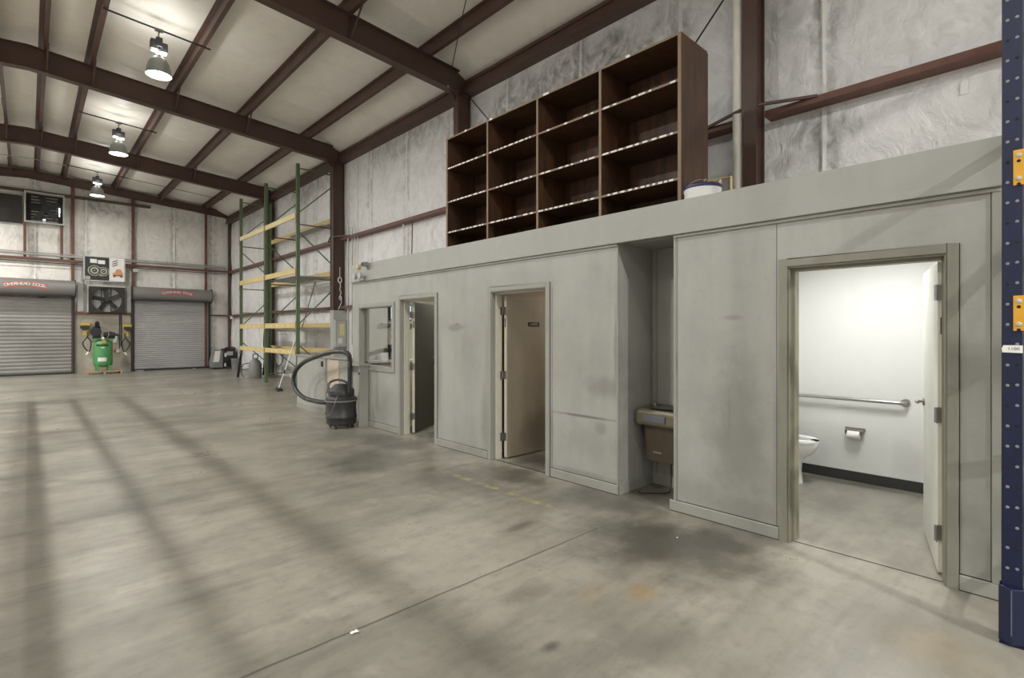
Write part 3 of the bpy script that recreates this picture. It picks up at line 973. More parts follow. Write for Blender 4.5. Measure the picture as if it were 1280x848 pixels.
# ------------------------------------------------------------------ office contents seen through the window
ct = thing('counter', 'pale counter against the end wall seen through the office window', 'counter', (4.7, 8.2, 0))
MB().box(4.27, 8.12, 1.02, 5.6, 8.418, 1.06).build('worktop', 'white', ct, bevel=0.004)
MB().box(4.29, 8.14, 0.0, 5.58, 8.416, 1.02).build('base_cabinet', 'ply_pink', ct)
mo = thing('monitor', 'dark computer screen on the counter behind the office window', 'monitor', (4.9, 8.3, 1.06))
MB().box(4.74, 8.33, 1.10, 5.12, 8.36, 1.33).build('screen_panel', 'black', mo, bevel=0.005)
MB().box(4.90, 8.335, 1.061, 4.96, 8.36, 1.11).box(4.84, 8.28, 1.06, 5.02, 8.40, 1.068).build('stand', 'black', mo)
pb = MB().box(4.56, 8.26, 1.061, 4.70, 8.38, 1.19).build('paper_stack', 'paper')
tag(pb, 'white stack of paper left of the dark screen in the office', 'paper')
tv = thing('wall_screen', 'small lit screen high on the end wall of the office', 'television', (4.9, 8.4, 1.85))
MB().box(4.80, 8.375, 1.77, 5.25, 8.418, 2.06).build('casing', 'black', tv, bevel=0.005)
MB().box(4.815, 8.372, 1.79, 5.235, 8.376, 2.045).build('picture', 'screen', tv)
sh = MB().box(4.62, 8.30, 1.695, 5.3, 8.418, 1.71).bar((4.95, 8.41, 1.60), (4.95, 8.31, 1.695), 0.02, 0.02)
tag(sh.build('wall_shelf', 'grey'), 'thin shelf below the small screen in the office', 'shelf')

wb_ = MB().box(5.62, 8.40, 1.05, 6.2, 8.418, 2.0)  # added panel, stands in for the bright strip of light beyond the doorway
tag(wb_.build('bright_strip_board', 'paper', bevel=0.003), 'white board added as the bright strip seen through the dark office doorway', 'stand-in board')

# ------------------------------------------------------------------ drinking fountain in the niche
df = thing('drinking_fountain', 'stainless wall drinking fountain with push bar in the grey niche', 'drinking fountain', (4.55, 2.65, 0))
mb = MB()
mb.prism([(4.36, 0.665), (4.35, 0.69), (4.35, 0.79), (4.37, 0.815), (4.735, 0.825), (4.735, 0.655), (4.45, 0.655)], 'y', 2.425, 2.888)
mb.build('basin', 'cooler', df, bevel=0.008)
MB().prism([(4.44, 0.655), (4.735, 0.655), (4.735, 0.30), (4.47, 0.30)], 'y', 2.46, 2.85).build('cabinet', 'tank_brown', df, bevel=0.006)
MB().box(4.338, 2.56, 0.70, 4.352, 2.80, 0.765).build('push_bar', 'cooler_bar', df, bevel=0.006)
MB().lathe([(0.0, 0.0), (0.10, 0.002), (0.14, 0.012), (0.15, 0.012)], (4.54, 2.66, 0.816), 28, 'z', 1.1).build('drain_bowl', 'dull_metal', df, smooth=True)
MB().tube([(4.52, 2.50, 0.82), (4.52, 2.50, 0.87), (4.52, 2.53, 0.90), (4.52, 2.57, 0.895)], 0.012, 10, 4).build('spout', 'chrome', df, smooth=True)
MB().cyl((4.62, 2.83, 0.82), (4.62, 2.83, 0.845), 0.03).build('button', 'chrome', df)
MB().box(4.458, 2.67, 0.385, 4.4615, 2.76, 0.40).build('badge', 'chrome', df)
pc = MB().tube([(4.62, 2.66, 0.292), (4.61, 2.65, 0.16), (4.56, 2.63, 0.03), (4.50, 2.64, 0.009), (4.42, 2.72, 0.008), (4.34, 2.80, 0.008), (4.31, 2.83, 0.02)], 0.0065, 8, 6)
tag(pc.build('power_cord', 'black', smooth=True), 'black power cord trailing on the floor below the drinking fountain', 'cord')

# ------------------------------------------------------------------ dark shelving unit on the office roof
sf = thing('pigeonhole_shelf', 'tall dark wood open shelving unit standing on the office roof', 'shelf unit', (4.75, 4.37, 2.55))
XF, XB, ZB, ZT = 4.5, 5.02, 2.552, 4.40
yv = [2.50, 3.43, 4.37, 5.30, 6.22]
rows = [3.015, 3.46, 3.95]
for i, y in enumerate(yv):
    t = 0.03 if 0 < i < 4 else 0.034
    pnl = MB().box(XF, y - t / 2, ZB, XB, y + t / 2, ZT).build('upright_panel' if 0 < i < 4 else 'side_panel', 'wood', sf, bevel=0.002)
    MB().box(XF - 0.004, y - t / 2, ZB, XF - 0.0003, y + t / 2, ZT).build('front_edge', 'wood_edge', pnl)
MB().box(XB, yv[0] - 0.017, ZB, XB + 0.012, yv[-1] + 0.017, ZT - 0.02).build('back_panel', 'wood', sf)
for i in range(4):
    ya, yb = yv[i] + 0.016, yv[i + 1] - 0.016
    for z in [ZB + 0.012] + rows + [ZT - 0.012]:
        pnl = MB().box(XF, ya, z - 0.011, XB, yb, z + 0.011).build('shelf_board', 'wood', sf)
        MB().box(XF - 0.004, ya, z - 0.011, XF - 0.0003, yb, z + 0.011).build('front_edge', 'wood_edge', pnl)
        if z in rows:
            tb = MB()
            y = ya + random.uniform(0.02, 0.1)
            while y < yb - 0.06:
                ln = random.choice((0.03, 0.045, 0.055, 0.075))
                if random.random() < (0.9 if i > 1 or z < 3.6 else 0.55):
                    tb.box(XF - 0.0065, y, z - 0.009, XF - 0.0042, min(y + ln, yb), z + 0.010)
                y += ln + random.uniform(0.02, 0.05)
            o = tb.build('shelf_labels', 'paper', pnl)
            o['kind'] = 'stuff'
            MB().box(XB - 0.022, ya, z + 0.05, XB - 0.001, yb, z + 0.13).build('back_rail', 'wood_edge', sf)
for (y, w) in ((3.05, 0.05), (4.18, 0.09), (5.2, 0.05), (5.75, 0.04)):
    MB().box(XF - 0.007, y, ZT - 0.022, XF - 0.0042, y + w, ZT + 0.004).build('tape_piece', 'paper', sf)

# bucket with tan tubes behind it
bk = thing('bucket', 'white bucket with dark blue lid rim beside the shelving unit', 'bucket', (4.47, 2.26, 2.55))
MB().lathe([(0.14, 2.552), (0.150, 2.60), (0.160, 2.83), (0.163, 2.84), (0.163, 2.86)], (4.50, 2.27, 0), 36).build('body', 'white', bk, smooth=True)
MB().lathe([(0.166, 2.858), (0.170, 2.862), (0.170, 2.885), (0.16, 2.892), (0.0, 2.893)], (4.50, 2.27, 0), 36).build('lid', plain('bucket_lid_blue', srgb(34, 36, 84), 0.4), bk, smooth=True)
MB().tube([(4.44, 2.43, 2.84), (4.42, 2.38, 2.90), (4.45, 2.27, 2.945), (4.52, 2.13, 2.90), (4.54, 2.11, 2.84)], 0.004, 6, 5).build('bail_handle', 'dull_metal', bk)
fr = MB()
fr.tube([(4.74, 2.455, 2.552), (4.74, 2.455, 2.985), (4.74, 2.22, 2.985), (4.74, 2.22, 2.552)], 0.014, 10)
fr.tube([(4.74, 2.38, 2.985), (4.84, 2.36, 3.03), (4.84, 2.16, 3.03), (4.84, 2.16, 2.552)], 0.012, 10)
fr.tube([(4.74, 2.43, 2.93), (4.74, 2.36, 3.03)], 0.008, 8)
tag(fr.build('tube_frame', 'tan', smooth=True), 'tan plastic tube frame behind the white bucket on the office roof', 'pipe frame')

# ------------------------------------------------------------------ half wall with service ledge past the office window
hw = thing('half_wall', 'low grey half wall with a cap past the office window', 'half wall', (4.2, 9.7, 0))
MB().box(4.10, 8.502, 0, 4.22, 10.95, 1.065).build('panel', 'paint', hw)
MB().box(4.07, 8.502, 1.065, 4.26, 10.98, 1.09).build('cap', 'casing', hw, bevel=0.004)
MB().box(4.088, 9.62, 0, 4.10, 10.95, 0.10).build('skirting', 'base', hw)
MB().box(4.08, 9.50, 0.0, 4.10, 9.60, 1.06).build('post_board', 'casing', hw, bevel=0.003)
MB().box(4.09, 8.95, 0.0, 4.10, 9.40, 1.04).build('bare_panel', 'ply_pink', hw)
MB().box(4.068, 9.63, 0.90, 4.088, 9.69, 1.0).build('latch', 'black', hw, bevel=0.004)
lg = thing('service_ledge', 'grey service ledge with end board under the office window', 'ledge', (4.05, 8.2, 0))
MB().box(3.93, 7.86, 1.0, 4.12, 8.56, 1.035).build('ledge_top', 'casing', lg, bevel=0.004)
MB().box(3.955, 7.885, 0.0, 4.117, 7.93, 1.0).build('end_board', 'casing', lg, bevel=0.004)
MB().box(3.945, 7.882, 0.86, 3.957, 7.91, 0.90).build('catch', 'black', lg)

# ------------------------------------------------------------------ shop vacuum
VX, VY = 3.76, 8.13
va = thing('shop_vacuum', 'black drum shop vacuum with a looped hose by the half wall', 'vacuum cleaner', (VX, VY, 0))
MB().lathe([(0.0, 0.055), (0.215, 0.055), (0.235, 0.075), (0.238, 0.16), (0.245, 0.17), (0.245, 0.19), (0.238, 0.20), (0.232, 0.34), (0.240, 0.44), (0.25, 0.45), (0.25, 0.475), (0.235, 0.485), (0.20, 0.52), (0.0, 0.53)], (VX, VY, 0), 40).build('drum', 'vac', va, smooth=True)
MB().lathe([(0.0, 0.50), (0.19, 0.515), (0.205, 0.53), (0.205, 0.60), (0.195, 0.625), (0.14, 0.66), (0.11, 0.70), (0.0, 0.715)], (VX, VY, 0), 36).build('motor_head', 'black', va, smooth=True)
MB().lathe([(0.242, 0.43), (0.256, 0.435), (0.256, 0.45), (0.242, 0.455)], (VX, VY, 0), 40).build('drum_band', 'grey', va, smooth=True)
for a in (0.6, 2.2, 3.8, 5.3):
    cx, cy = VX + 0.2 * math.cos(a), VY + 0.2 * math.sin(a)
    MB().cyl((cx - 0.012, cy, 0.03), (cx + 0.012, cy, 0.03), 0.03, seg=16).cyl((cx, cy, 0.03), (cx, cy, 0.075), 0.012).build('caster', 'black', va)
MB().tube([(3.62, 8.31, 0.66), (3.64, 8.27, 0.74), (3.72, 8.16, 0.775), (3.80, 8.05, 0.74), (3.84, 8.0, 0.66)], 0.018, 10, 4).build('carry_handle', 'black', va, smooth=True)
MB().box(3.56, 8.26, 0.56, 3.63, 8.34, 0.73).build('switch_box', 'grey', va, bevel=0.015)
hose = [(3.70, 8.36, 0.385), (3.66, 8.62, 0.365), (3.66, 9.0, 0.352), (3.67, 9.46, 0.36), (3.69, 9.90, 0.46), (3.71, 10.10, 0.63), (3.72, 10.0, 0.82), (3.72, 9.62, 0.995), (3.72, 9.06, 1.12), (3.73, 8.5, 1.215), (3.74, 8.06, 1.24), (3.75, 7.86, 1.20), (3.75, 7.815, 1.10), (3.75, 7.81, 0.98)]
MB().tube(hose, 0.041, 14, 14, ripple=0.10).build('hose', 'black_gloss', va)
MB().tube([(3.75, 7.81, 0.99), (3.75, 7.815, 0.80), (3.75, 7.82, 0.60)], 0.033, 14).build('wand', 'black', va, smooth=True)
MB().tube([(3.70, 7.90, 0.58), (3.58, 7.86, 0.56), (3.52, 7.86, 0.42), (3.51, 7.95, 0.28), (3.51, 8.10, 0.21), (3.52, 8.26, 0.24), (3.53, 8.33, 0.28)], 0.0035, 8, 6).build('bail_wire', 'dull_metal', va)

# ------------------------------------------------------------------ things on the fascia and the far column
el = thing('emergency_light', 'twin head emergency light on the fascia near its far end', 'emergency light', (4.08, 8.05, 2.46))
MB().box(4.06, 7.98, 2.42, 4.094, 8.12, 2.50).build('body', 'lightgrey', el, bevel=0.008)
for y in (7.96, 8.15):
    MB().lathe([(0.0, -0.07), (0.05, -0.07), (0.05, -0.03), (0.02, 0.0)], (4.05, y, 2.49), 20, 'x').build('lamp_head', 'panel_grey', el, smooth=True)
sn = MB().box(4.05, 8.13, 2.63, 4.094, 8.21, 2.69)
tag(sn.build('junction_box', 'tan', bevel=0.006), 'small tan box at the far end of the fascia', 'junction box')
sn = thing('camera', 'small dark wall camera on the fascia above the emergency light', 'security camera', (4.05, 7.83, 2.66))
MB().box(3.98, 7.79, 2.63, 4.07, 7.87, 2.70).build('body', 'grey', sn, bevel=0.008)
MB().cyl((3.965, 7.83, 2.665), (3.98, 7.83, 2.665), 0.028).build('lens', 'black', sn)
MB().bar((4.06, 7.83, 2.63), (4.094, 7.85, 2.58), 0.02, 0.02).build('bracket', 'galv', sn)

bx = thing('breaker_panel', 'grey breaker box on the grey base of the far column', 'electrical panel', (6.15, 13.8, 1.5))
MB().box(6.17, 13.70, 1.13, 6.50, 13.845, 1.89).build('box', 'panel_grey', bx, bevel=0.006)
MB().box(6.20, 13.694, 1.17, 6.47, 13.70, 1.85).build('cover', 'lightgrey', bx, bevel=0.004)
MB().box(6.28, 13.69, 1.45, 6.42, 13.694, 1.78).build('label_sheet', 'yellow_cream', bx)
MB().box(6.24, 13.69, 1.24, 6.36, 13.694, 1.38).build('lower_label_sheet', 'paper', bx)
rp = MB()
rp.tube([(6.352, 13.83, 3.36), (6.352, 13.835, 3.06)], 0.008, 8)
ring = [(6.352 + 0.05 * math.cos(a), 13.835, 3.0 + 0.075 * math.sin(a)) for a in [i * PI / 8 for i in range(17)]]
rp.tube(ring, 0.014, 8)
rp.tube([(6.352, 13.835, 2.93), (6.37, 13.835, 2.83), (6.35, 13.835, 2.74), (6.385, 13.835, 2.66), (6.36, 13.835, 2.56), (6.33, 13.835, 2.50), (6.37, 13.835, 2.45), (6.40, 13.835, 2.50), (6.37, 13.835, 2.55), (6.40, 13.835, 2.40), (6.34, 13.835, 2.25), (6.31, 13.835, 2.18)], 0.010, 8, 5)
tag(rp.build('rope', 'white', smooth=True), 'knotted white cord hanging on the red column above the breaker box', 'cord')

def pipe(pts, r, name, mat, label, cat, smooth=0):
    return tag(MB().tube(pts, r, 12, smooth).build(name, mat, smooth=True), label, cat)


pipe([(6.24, 2.705, 2.552), (6.24, 2.705, 7.0)], 0.058, 'downpipe', 'pvc', 'tall white pipe beside the red column near the shelving unit', 'pipe')
pipe([(6.40, 13.42, 0.9), (6.40, 13.42, 4.42)], 0.024, 'conduit_pipe', 'galv', 'thick grey conduit nearest the far red column', 'conduit')
pipe([(6.42, 13.22, 1.2), (6.42, 13.22, 4.40)], 0.016, 'conduit_pipe', 'galv', 'second grey conduit from the far red column', 'conduit')
pipe([(6.42, 13.08, 2.4), (6.42, 13.08, 4.1), (6.42, 13.14, 4.36), (6.42, 13.2, 4.40)], 0.014, 'conduit_pipe', 'pvc', 'bent pale conduit right of the two grey ones by the far column', 'conduit', 4)
pipe([(6.42, 12.90, 2.4), (6.42, 12.90, 6.2)], 0.012, 'conduit_pipe', 'pvc', 'thin pale conduit rising past the upper girt beside the far column', 'conduit')
pipe([(6.43, 10.62, 2.55), (6.43, 10.62, 4.08)], 0.02, 'conduit_pipe', 'white', 'short white pipe below the upper girt left of the shelving unit', 'conduit')
pipe([(6.44, 10.30, 2.55), (6.44, 10.27, 3.3), (6.44, 10.24, 4.08)], 0.012, 'cable', 'black', 'black cable beside the short white pipe on the insulated wall', 'cable', 4)

# wall and roof brace rods
for pts in (((6.40, 8.12, 6.25), (6.40, 2.62, 0.75 + 2.0)), ((6.41, 2.62, 6.15), (6.41, 8.12, 0.9 + 2.0))):
    pass
struct('brace_rod_beam', 'black', MB().tube([(6.44, 8.12, 6.22), (6.44, 2.62, 0.35)], 0.011, 8))
struct('brace_rod_beam', 'black', MB().tube([(6.42, 2.62, 6.12), (6.42, 8.12, 0.35)], 0.011, 8))
wr = thing('steel_wire', 'thin steel wire tied to the rafter above the shelving unit', 'wire', (5.95, 8.2, 6.35))
MB().tube([(5.92, 8.14, 6.30), (5.45, 7.26, 6.54), (5.0, 6.40, 6.76), (4.75, 5.9, 6.81)], 0.008, 8, 4).build('strand', 'black', wr)
MB().lathe([(0.0, 6.27), (0.018, 6.285), (0.018, 6.315), (0.0, 6.33)], (5.92, 8.14, 0), 12).build('clamp', 'galv', wr)

px_ = XR - 0.03 - max(wall_puff(y, z, 1.87, 1.762, 1.0) for y in (0.64, 0.67, 0.70) for z in (3.84, 3.9, 3.965))
pp = MB().box(px_ - 0.003, 0.64, 3.84, px_ + 0.012, 0.70, 3.965)
tag(pp.build('paper_note', 'porcelain'), 'white paper stuck on the insulated wall above the washroom', 'paper')

# ------------------------------------------------------------------ blue rack by the washroom wall
br = thing('pallet_rack', 'blue pallet rack with amber brackets beside the washroom wall', 'pallet rack', (3.65, 0.19, 0))


def blue_post(x0, y0, face):
    mb = MB()
    x1, y1 = x0 + 0.076, y0 + 0.076
    t = 0.004
    if face < 0:
        mb.box(x0, y0, 0.01, x0 + t, y1, 5.5).box(x0 + t, y0, 0.01, x1, y0 + t, 5.5).box(x0 + t, y1 - t, 0.01, x1, y1, 5.5)
    else:
        mb.box(x1 - t, y0, 0.01, x1, y1, 5.5).box(x0, y0, 0.01, x1 - t, y0 + t, 5.5).box(x0, y1 - t, 0.01, x1 - t, y1, 5.5)
    return mb


BXF = 3.60
for (yy, near) in ((0.150, True), (-2.35, False)):
    po = blue_post(BXF, yy, -1).build('post', 'blue', br, bevel=0.002)
    blue_post(4.56, yy, 1).build('post', 'blue', br, bevel=0.002)
    if near:
        hb, wb = MB(), MB()
        z = 0.38
        k = 0
        while z < 5.3:
            for dy in (0.020, 0.055):
                tgt = wb if (k * 7 + int(dy * 1000)) % 3 else hb
                tgt.lathe([(0.0, -0.0018), (0.006, -0.0016), (0.0075, -0.0005)], (BXF, yy + dy, z + (0.004 if dy < 0.03 else 0)), 12, 'x')
            z += 0.102
            k += 1
        q = hb.build('slot_holes', 'hole', po)
        q['kind'] = 'stuff'
        q = wb.build('lit_slot_holes', 'grey', po)  # light in some slots is painted as grey discs
        q['kind'] = 'stuff'
    # frame bracing between the front and rear posts
    xa, xb = BXF + 0.04, 4.58
    for z in (0.25, 1.45, 2.65, 3.85, 5.05):
        MB().bar((xa, yy + 0.038, z), (xb, yy + 0.038, z), 0.035, 0.055).build('horizontal_brace', 'blue', br)
    for i, z in enumerate((0.25, 1.45, 2.65, 3.85)):
        a, b_ = (xa, xb) if i % 2 else (xb, xa)
        MB().bar((a, yy + 0.038, z + 0.04), (b_, yy + 0.038, z + 1.16), 0.035, 0.055).build('diagonal_brace', 'blue', br)
    MB().box(BXF - 0.02, yy - 0.01, 0, BXF + 0.09, yy + 0.085, 0.01).build('foot_plate', 'blue', br)
    MB().prism([(BXF - 0.042, yy + 0.038), (BXF - 0.004, yy - 0.012), (BXF + 0.06, yy - 0.012), (BXF + 0.06, yy - 0.004), (BXF - 0.001, yy - 0.004), (BXF - 0.001, yy + 0.08), (BXF + 0.06, yy + 0.08), (BXF + 0.06, yy + 0.088), (BXF - 0.004, yy + 0.088)], 'z', 0.011, 0.29).build('post_guard', 'blue', br, bevel=0.003)
    if near:
        MB().prism([(BXF - 0.043, yy + 0.036), (BXF - 0.0445, yy + 0.038), (BXF - 0.043, yy + 0.041), (BXF - 0.040, yy + 0.038)], 'z', 0.06, 0.285).build('worn_guard_edge', 'blue_worn', br)
for z in (1.66, 2.385):
    MB().box(BXF + 0.004, -2.27, z - 0.055, BXF + 0.05, 0.146, z + 0.055).build('beam', 'amber', br, bevel=0.004)
    MB().box(4.585, -2.27, z - 0.055, 4.63, 0.146, z + 0.055).build('beam', 'amber', br, bevel=0.004)
    for (ya, yb) in ((0.100, 0.184), (-2.31, -2.23)):
        cp = MB().box(BXF - 0.006, ya, z - 0.088, BXF - 0.0008, yb, z + 0.088).build('beam_bracket', 'amber', br, bevel=0.002)
        hb = MB()
        wb = MB()
        for dz in (-0.055, 0.06):
            wb.lathe([(0.0, -0.008), (0.008, -0.007), (0.012, 0.0)], (BXF - 0.006, yb - 0.020, z + dz), 14, 'x')
            hb.lathe([(0.0, -0.0015), (0.007, -0.001), (0.008, 0.0)], (BXF - 0.006, yb - 0.020, z + dz - 0.028), 12, 'x')
        wb.build('rivet', 'lightgrey', cp)
        hb.build('bolt_hole', 'hole', cp)
sl = MB()
sl.prism([(0.226, 1.483), (0.220, 1.500), (0.150, 1.500), (0.150, 1.462), (0.224, 1.464)], 'x', BXF - 0.0045, BXF - 0.002)
sl = sl.build('location_label', 'paper', br)
tb = MB()
add_text(tb, '1100', 0.022, lambda u, v: (BXF - 0.005, 0.183 - u, 1.482 + v))
tb.build('lettering', 'black', sl)

# ------------------------------------------------------------------ blue rack that runs along the middle of the hall, left of the camera
lr = thing('pallet_rack', 'long empty blue pallet rack standing left of the view along the middle of the hall', 'pallet rack', (-1.15, 8.0, 0))
LY_ = [0.4 + 2.6 * k for k in range(7)]
LXF, LXR = -0.70, -1.62
for y in LY_:
    for x, f in ((LXF, 1), (LXR, -1)):
        MB().box(x - 0.04, y - 0.04, 0.0, x + 0.04, y + 0.04, 3.3).build('post', 'blue', lr, bevel=0.004)
    for z in (0.3, 1.5, 2.7):
        MB().bar((LXR + 0.04, y, z), (LXF - 0.04, y, z), 0.03, 0.03).build('horizontal_brace', 'blue', lr)
    MB().bar((LXR + 0.04, y, 0.35), (LXF - 0.04, y, 1.45), 0.03, 0.03).build('diagonal_brace', 'blue', lr)
    MB().bar((LXF - 0.04, y, 1.55), (LXR + 0.04, y, 2.65), 0.03, 0.03).build('diagonal_brace', 'blue', lr)
for ya, yb in zip(LY_, LY_[1:]):
    for z in (1.30, 2.05, 2.75):
        if z == 2.05 and ya < 1:
            continue
        for x in (LXF, LXR):
            MB().box(x - 0.022, ya + 0.042, z - 0.045, x + 0.022, yb - 0.042, z + 0.045).build('beam', 'amber', lr, bevel=0.004)

# ------------------------------------------------------------------ green pallet rack at the far end of the side wall
gr = thing('pallet_rack', 'tall green pallet rack with yellow beams along the far side wall', 'pallet rack', (5.8, 16.8, 0))
GY = [14.24, 16.80, 19.36]
GXF, GXR = 5.35, 6.31


def green_post(x, y, face, zt=6.12, z0=0.0):
    mb = MB()
    a, t = 0.042, 0.005
    mb.box(x - a if face < 0 else x + a - t, y - a, z0, x - a + t if face < 0 else x + a, y + a, zt)
    mb.box(x - a, y - a, z0, x + a, y - a + t, zt).box(x - a, y + a - t, z0, x + a, y + a, zt)
    mb.box(x - 0.05, y - 0.05, z0, x + 0.05, y + 0.05, z0 + 0.012)
    return mb


for i, y in enumerate(GY):
    if i == 2:
        green_post(GXF, y, -1, z0=0.8).build('post', 'green_rack', gr)
        MB().bar((GXF - 0.10, y + 0.02, 0.0), (GXF, y, 0.82), 0.07, 0.07, (0, 1, 0)).build('bent_leg', 'black', gr)
    else:
        green_post(GXF, y, -1).build('post', 'green_rack', gr)
    green_post(GXR, y, 1).build('post', 'green_rack', gr)
    for z in (6.0, 4.48, 3.02, 2.2, 0.26):
        MB().bar((GXF + 0.03, y, z), (GXR - 0.03, y, z), 0.03, 0.03).build('horizontal_brace', 'steel_brown' if z == 4.48 else 'green_rack', gr)
    for (za, zb) in ((4.80, 5.64), (4.27, 3.48), (1.77, 2.69), (1.19, 0.40)):
        MB().bar((GXF + 0.03, y, za), (GXR - 0.03, y, zb), 0.028, 0.028).build('diagonal_brace', 'green_rack', gr)
    for z in (3.05, 4.60):
        MB().box(GXF - 0.047, y - 0.047, z - 0.1, GXF - 0.0425, y + 0.047, z + 0.14).build('rusty_patch', 'steel_brown', gr)
for bi, (ya, yb) in enumerate(((14.24, 16.80), (16.80, 19.36))):
    for z, hh in ((4.73, 0.14), (3.215, 0.15), (1.735, 0.15), (1.0, 0.14)):
        bm_ = MB().box(GXF - 0.050, ya + 0.05, z - hh / 2, GXF - 0.004, yb - 0.05, z + hh / 2).build('beam', 'yellow_cream' if z > 4 else 'yellow_beam', gr, bevel=0.005)
        for yy in (ya + 0.045, yb - 0.075):
            MB().box(GXF - 0.055, yy, z - 0.1, GXF - 0.0505, yy + 0.03, z + 0.1).build('beam_connector', 'yellow_beam', bm_)
        if z < 2:
            tgb = MB()
            for k in range(4):
                yy = ya + 0.5 + k * 0.45 + 0.1 * random.random()
                tgb.box(GXF - 0.054, yy, z - 0.03, GXF - 0.0505, yy + 0.05, z + 0.03)
            tgb.build('glint_dots', 'paper', bm_)  # white dots painted as reflections on the lower beams
        MB().box(GXR + 0.004, ya + 0.05, z - hh / 2, GXR + 0.05, yb - 0.05, z + hh / 2).build('beam', 'yellow_beam', gr, bevel=0.005)


def sag_sheet(y0, y1, z, sag, x0=GXF + 0.02, x1=GXR - 0.02):
    us, vs = frange(x0, x1, 0.1), frange(y0, y1, 0.1)
    return grid_mesh(us, vs, lambda x, y: (x, y, z - sag * math.sin(PI * (y - y0) / (y1 - y0)) * math.sin(PI * (x - x0) / (x1 - x0)) + 0.02 * noise.noise(Vector((x * 3, y * 3, z)))))


MB().box(GXF, 14.3, 1.66, GXR, 16.74, 1.675).build('deck', 'grey', gr)
sag_sheet(14.3, 16.74, 3.1, 0.10).build('wire_deck', 'panel_grey', gr, smooth=True)
MB().box(GXR - 0.3, 14.3, 4.55, GXR, 16.7, 4.57).build('upper_deck_strip', 'panel_grey', gr)

# squeegee, black sprayer, hoses, column wraps by the rack
sq = thing('floor_mop', 'flat black dust mop with white handle leaning on the green rack', 'mop', (4.88, 14.25, 0))
MB().hexa([(4.72, 14.02, 0), (4.90, 14.02, 0), (5.02, 14.55, 0), (4.84, 14.55, 0), (4.76, 14.06, 0.07), (4.88, 14.06, 0.07), (4.98, 14.51, 0.07), (4.86, 14.51, 0.07)]).build('head', 'black', sq, bevel=0.02)
MB().cyl((4.87, 14.28, 0.07), (5.27, 14.25, 1.32), 0.014).build('handle', 'white', sq)
MB().cyl((4.99, 14.272, 0.445), (5.02, 14.27, 0.54), 0.022).build('grip', 'black', sq)
sp = thing('pump_sprayer', 'dark grey pump sprayer bottle under the far bay of the green rack', 'sprayer', (5.66, 18.9, 0))
MB().lathe([(0.0, 0.0), (0.19, 0.0), (0.20, 0.03), (0.20, 0.45), (0.16, 0.55), (0.08, 0.62), (0.06, 0.66), (0.0, 0.67)], (5.62, 18.75, 0), 28).build('tank', 'grey', sp, smooth=True)
MB().tube([(5.55, 18.75, 0.64), (5.55, 18.75, 0.80), (5.70, 18.75, 0.80), (5.70, 18.75, 0.64)], 0.018, 10).build('pump_handle', 'black', sp)
MB().tube([(5.45, 18.78, 0.5), (5.30, 18.95, 0.45), (5.27, 19.05, 0.2), (5.30, 18.9, 0.03)], 0.014, 8, 5).build('hose', 'black', sp, smooth=True)
hs = MB().tube([(6.0, 17.9, 0.95), (5.95, 17.8, 0.6), (6.0, 17.6, 0.45), (6.05, 17.4, 0.6), (6.02, 17.3, 0.92)], 0.014, 8, 6)
tag(hs.build('air_hose', 'black', smooth=True), 'black hose hanging in a loop under the lowest yellow beam', 'hose')
rl = thing('hose_bundle', 'dark bundle of hoses hanging behind the green rack column', 'hose', (6.05, 18.2, 0))
for k in range(5):
    yy = 18.3 + 0.12 * k
    xx = 5.95 + 0.03 * (k % 2)
    MB().tube([(xx, yy, 1.75), (xx - 0.05, yy - 0.05, 1.2), (xx, yy + 0.05, 0.6), (xx - 0.03, yy + 0.12, 0.06), (xx + 0.04, yy + 0.05, 0.5), (xx, yy + 0.1, 1.2), (xx, yy, 1.75)], 0.035, 8, 5).build('coil', 'black', rl, smooth=True)
st = MB().cyl((6.10, 15.9, 1.69), (6.22, 15.2, 3.02), 0.013, seg=8)
tag(st.build('bar_stick', 'steel_brown'), 'thin brown stick standing on the grey deck of the green rack', 'stick')

# ------------------------------------------------------------------ high bay lamps
hb0 = thing('high_bay_light', 'nearest of the three lit high bay lamps under the roof', 'ceiling lamp', (1.73, 11.22, 0), group='high bay lamps under the roof')
LX, LY = 1.73, 11.22
MB().lathe([(0.05, 6.53), (0.075, 6.525), (0.12, 6.49), (0.16, 6.42), (0.185, 6.33), (0.20, 6.22), (0.206, 6.20), (0.198, 6.20), (0.178, 6.32), (0.15, 6.41), (0.11, 6.475), (0.05, 6.51)], (LX, LY, 0), 36).build('bell', 'bell', hb0, smooth=True)
MB().lathe([(0.0, 6.195), (0.10, 6.197), (0.197, 6.212), (0.197, 6.222), (0.0, 6.222)], (LX, LY, 0), 36).build('lens', 'lens', hb0, smooth=True)
MB().cyl((LX, LY, 6.50), (LX, LY, 6.66), 0.045).build('neck', 'dull_metal', hb0, smooth=True)
MB().box(LX - 0.13, LY - 0.07, 6.64, LX - 0.01, LY + 0.07, 6.82).box(LX + 0.015, LY - 0.07, 6.62, LX + 0.13, LY + 0.07, 6.79).box(LX - 0.05, LY - 0.08, 6.70, LX + 0.05, LY + 0.08, 6.87).build('ballast_box', 'black', hb0, bevel=0.012)
MB().lathe([(0.0, 6.61), (0.045, 6.62), (0.05, 6.645)], (LX - 0.075, LY, 0), 16).lathe([(0.0, 6.59), (0.045, 6.60), (0.05, 6.625)], (LX + 0.075, LY, 0), 16).build('capacitor', 'chrome', hb0, smooth=True)
MB().tube([(LX, LY, 6.86), (LX, LY, 6.97), (LX + 0.02, LY, 7.0), (LX, LY, 7.03)], 0.012, 8).build('hook', 'dull_metal', hb0)
MB().box(LX - 0.06, LY - 0.03, 6.995, LX + 0.07, LY + 0.03, 7.045).build('splice_box', 'grey', hb0, bevel=0.006)
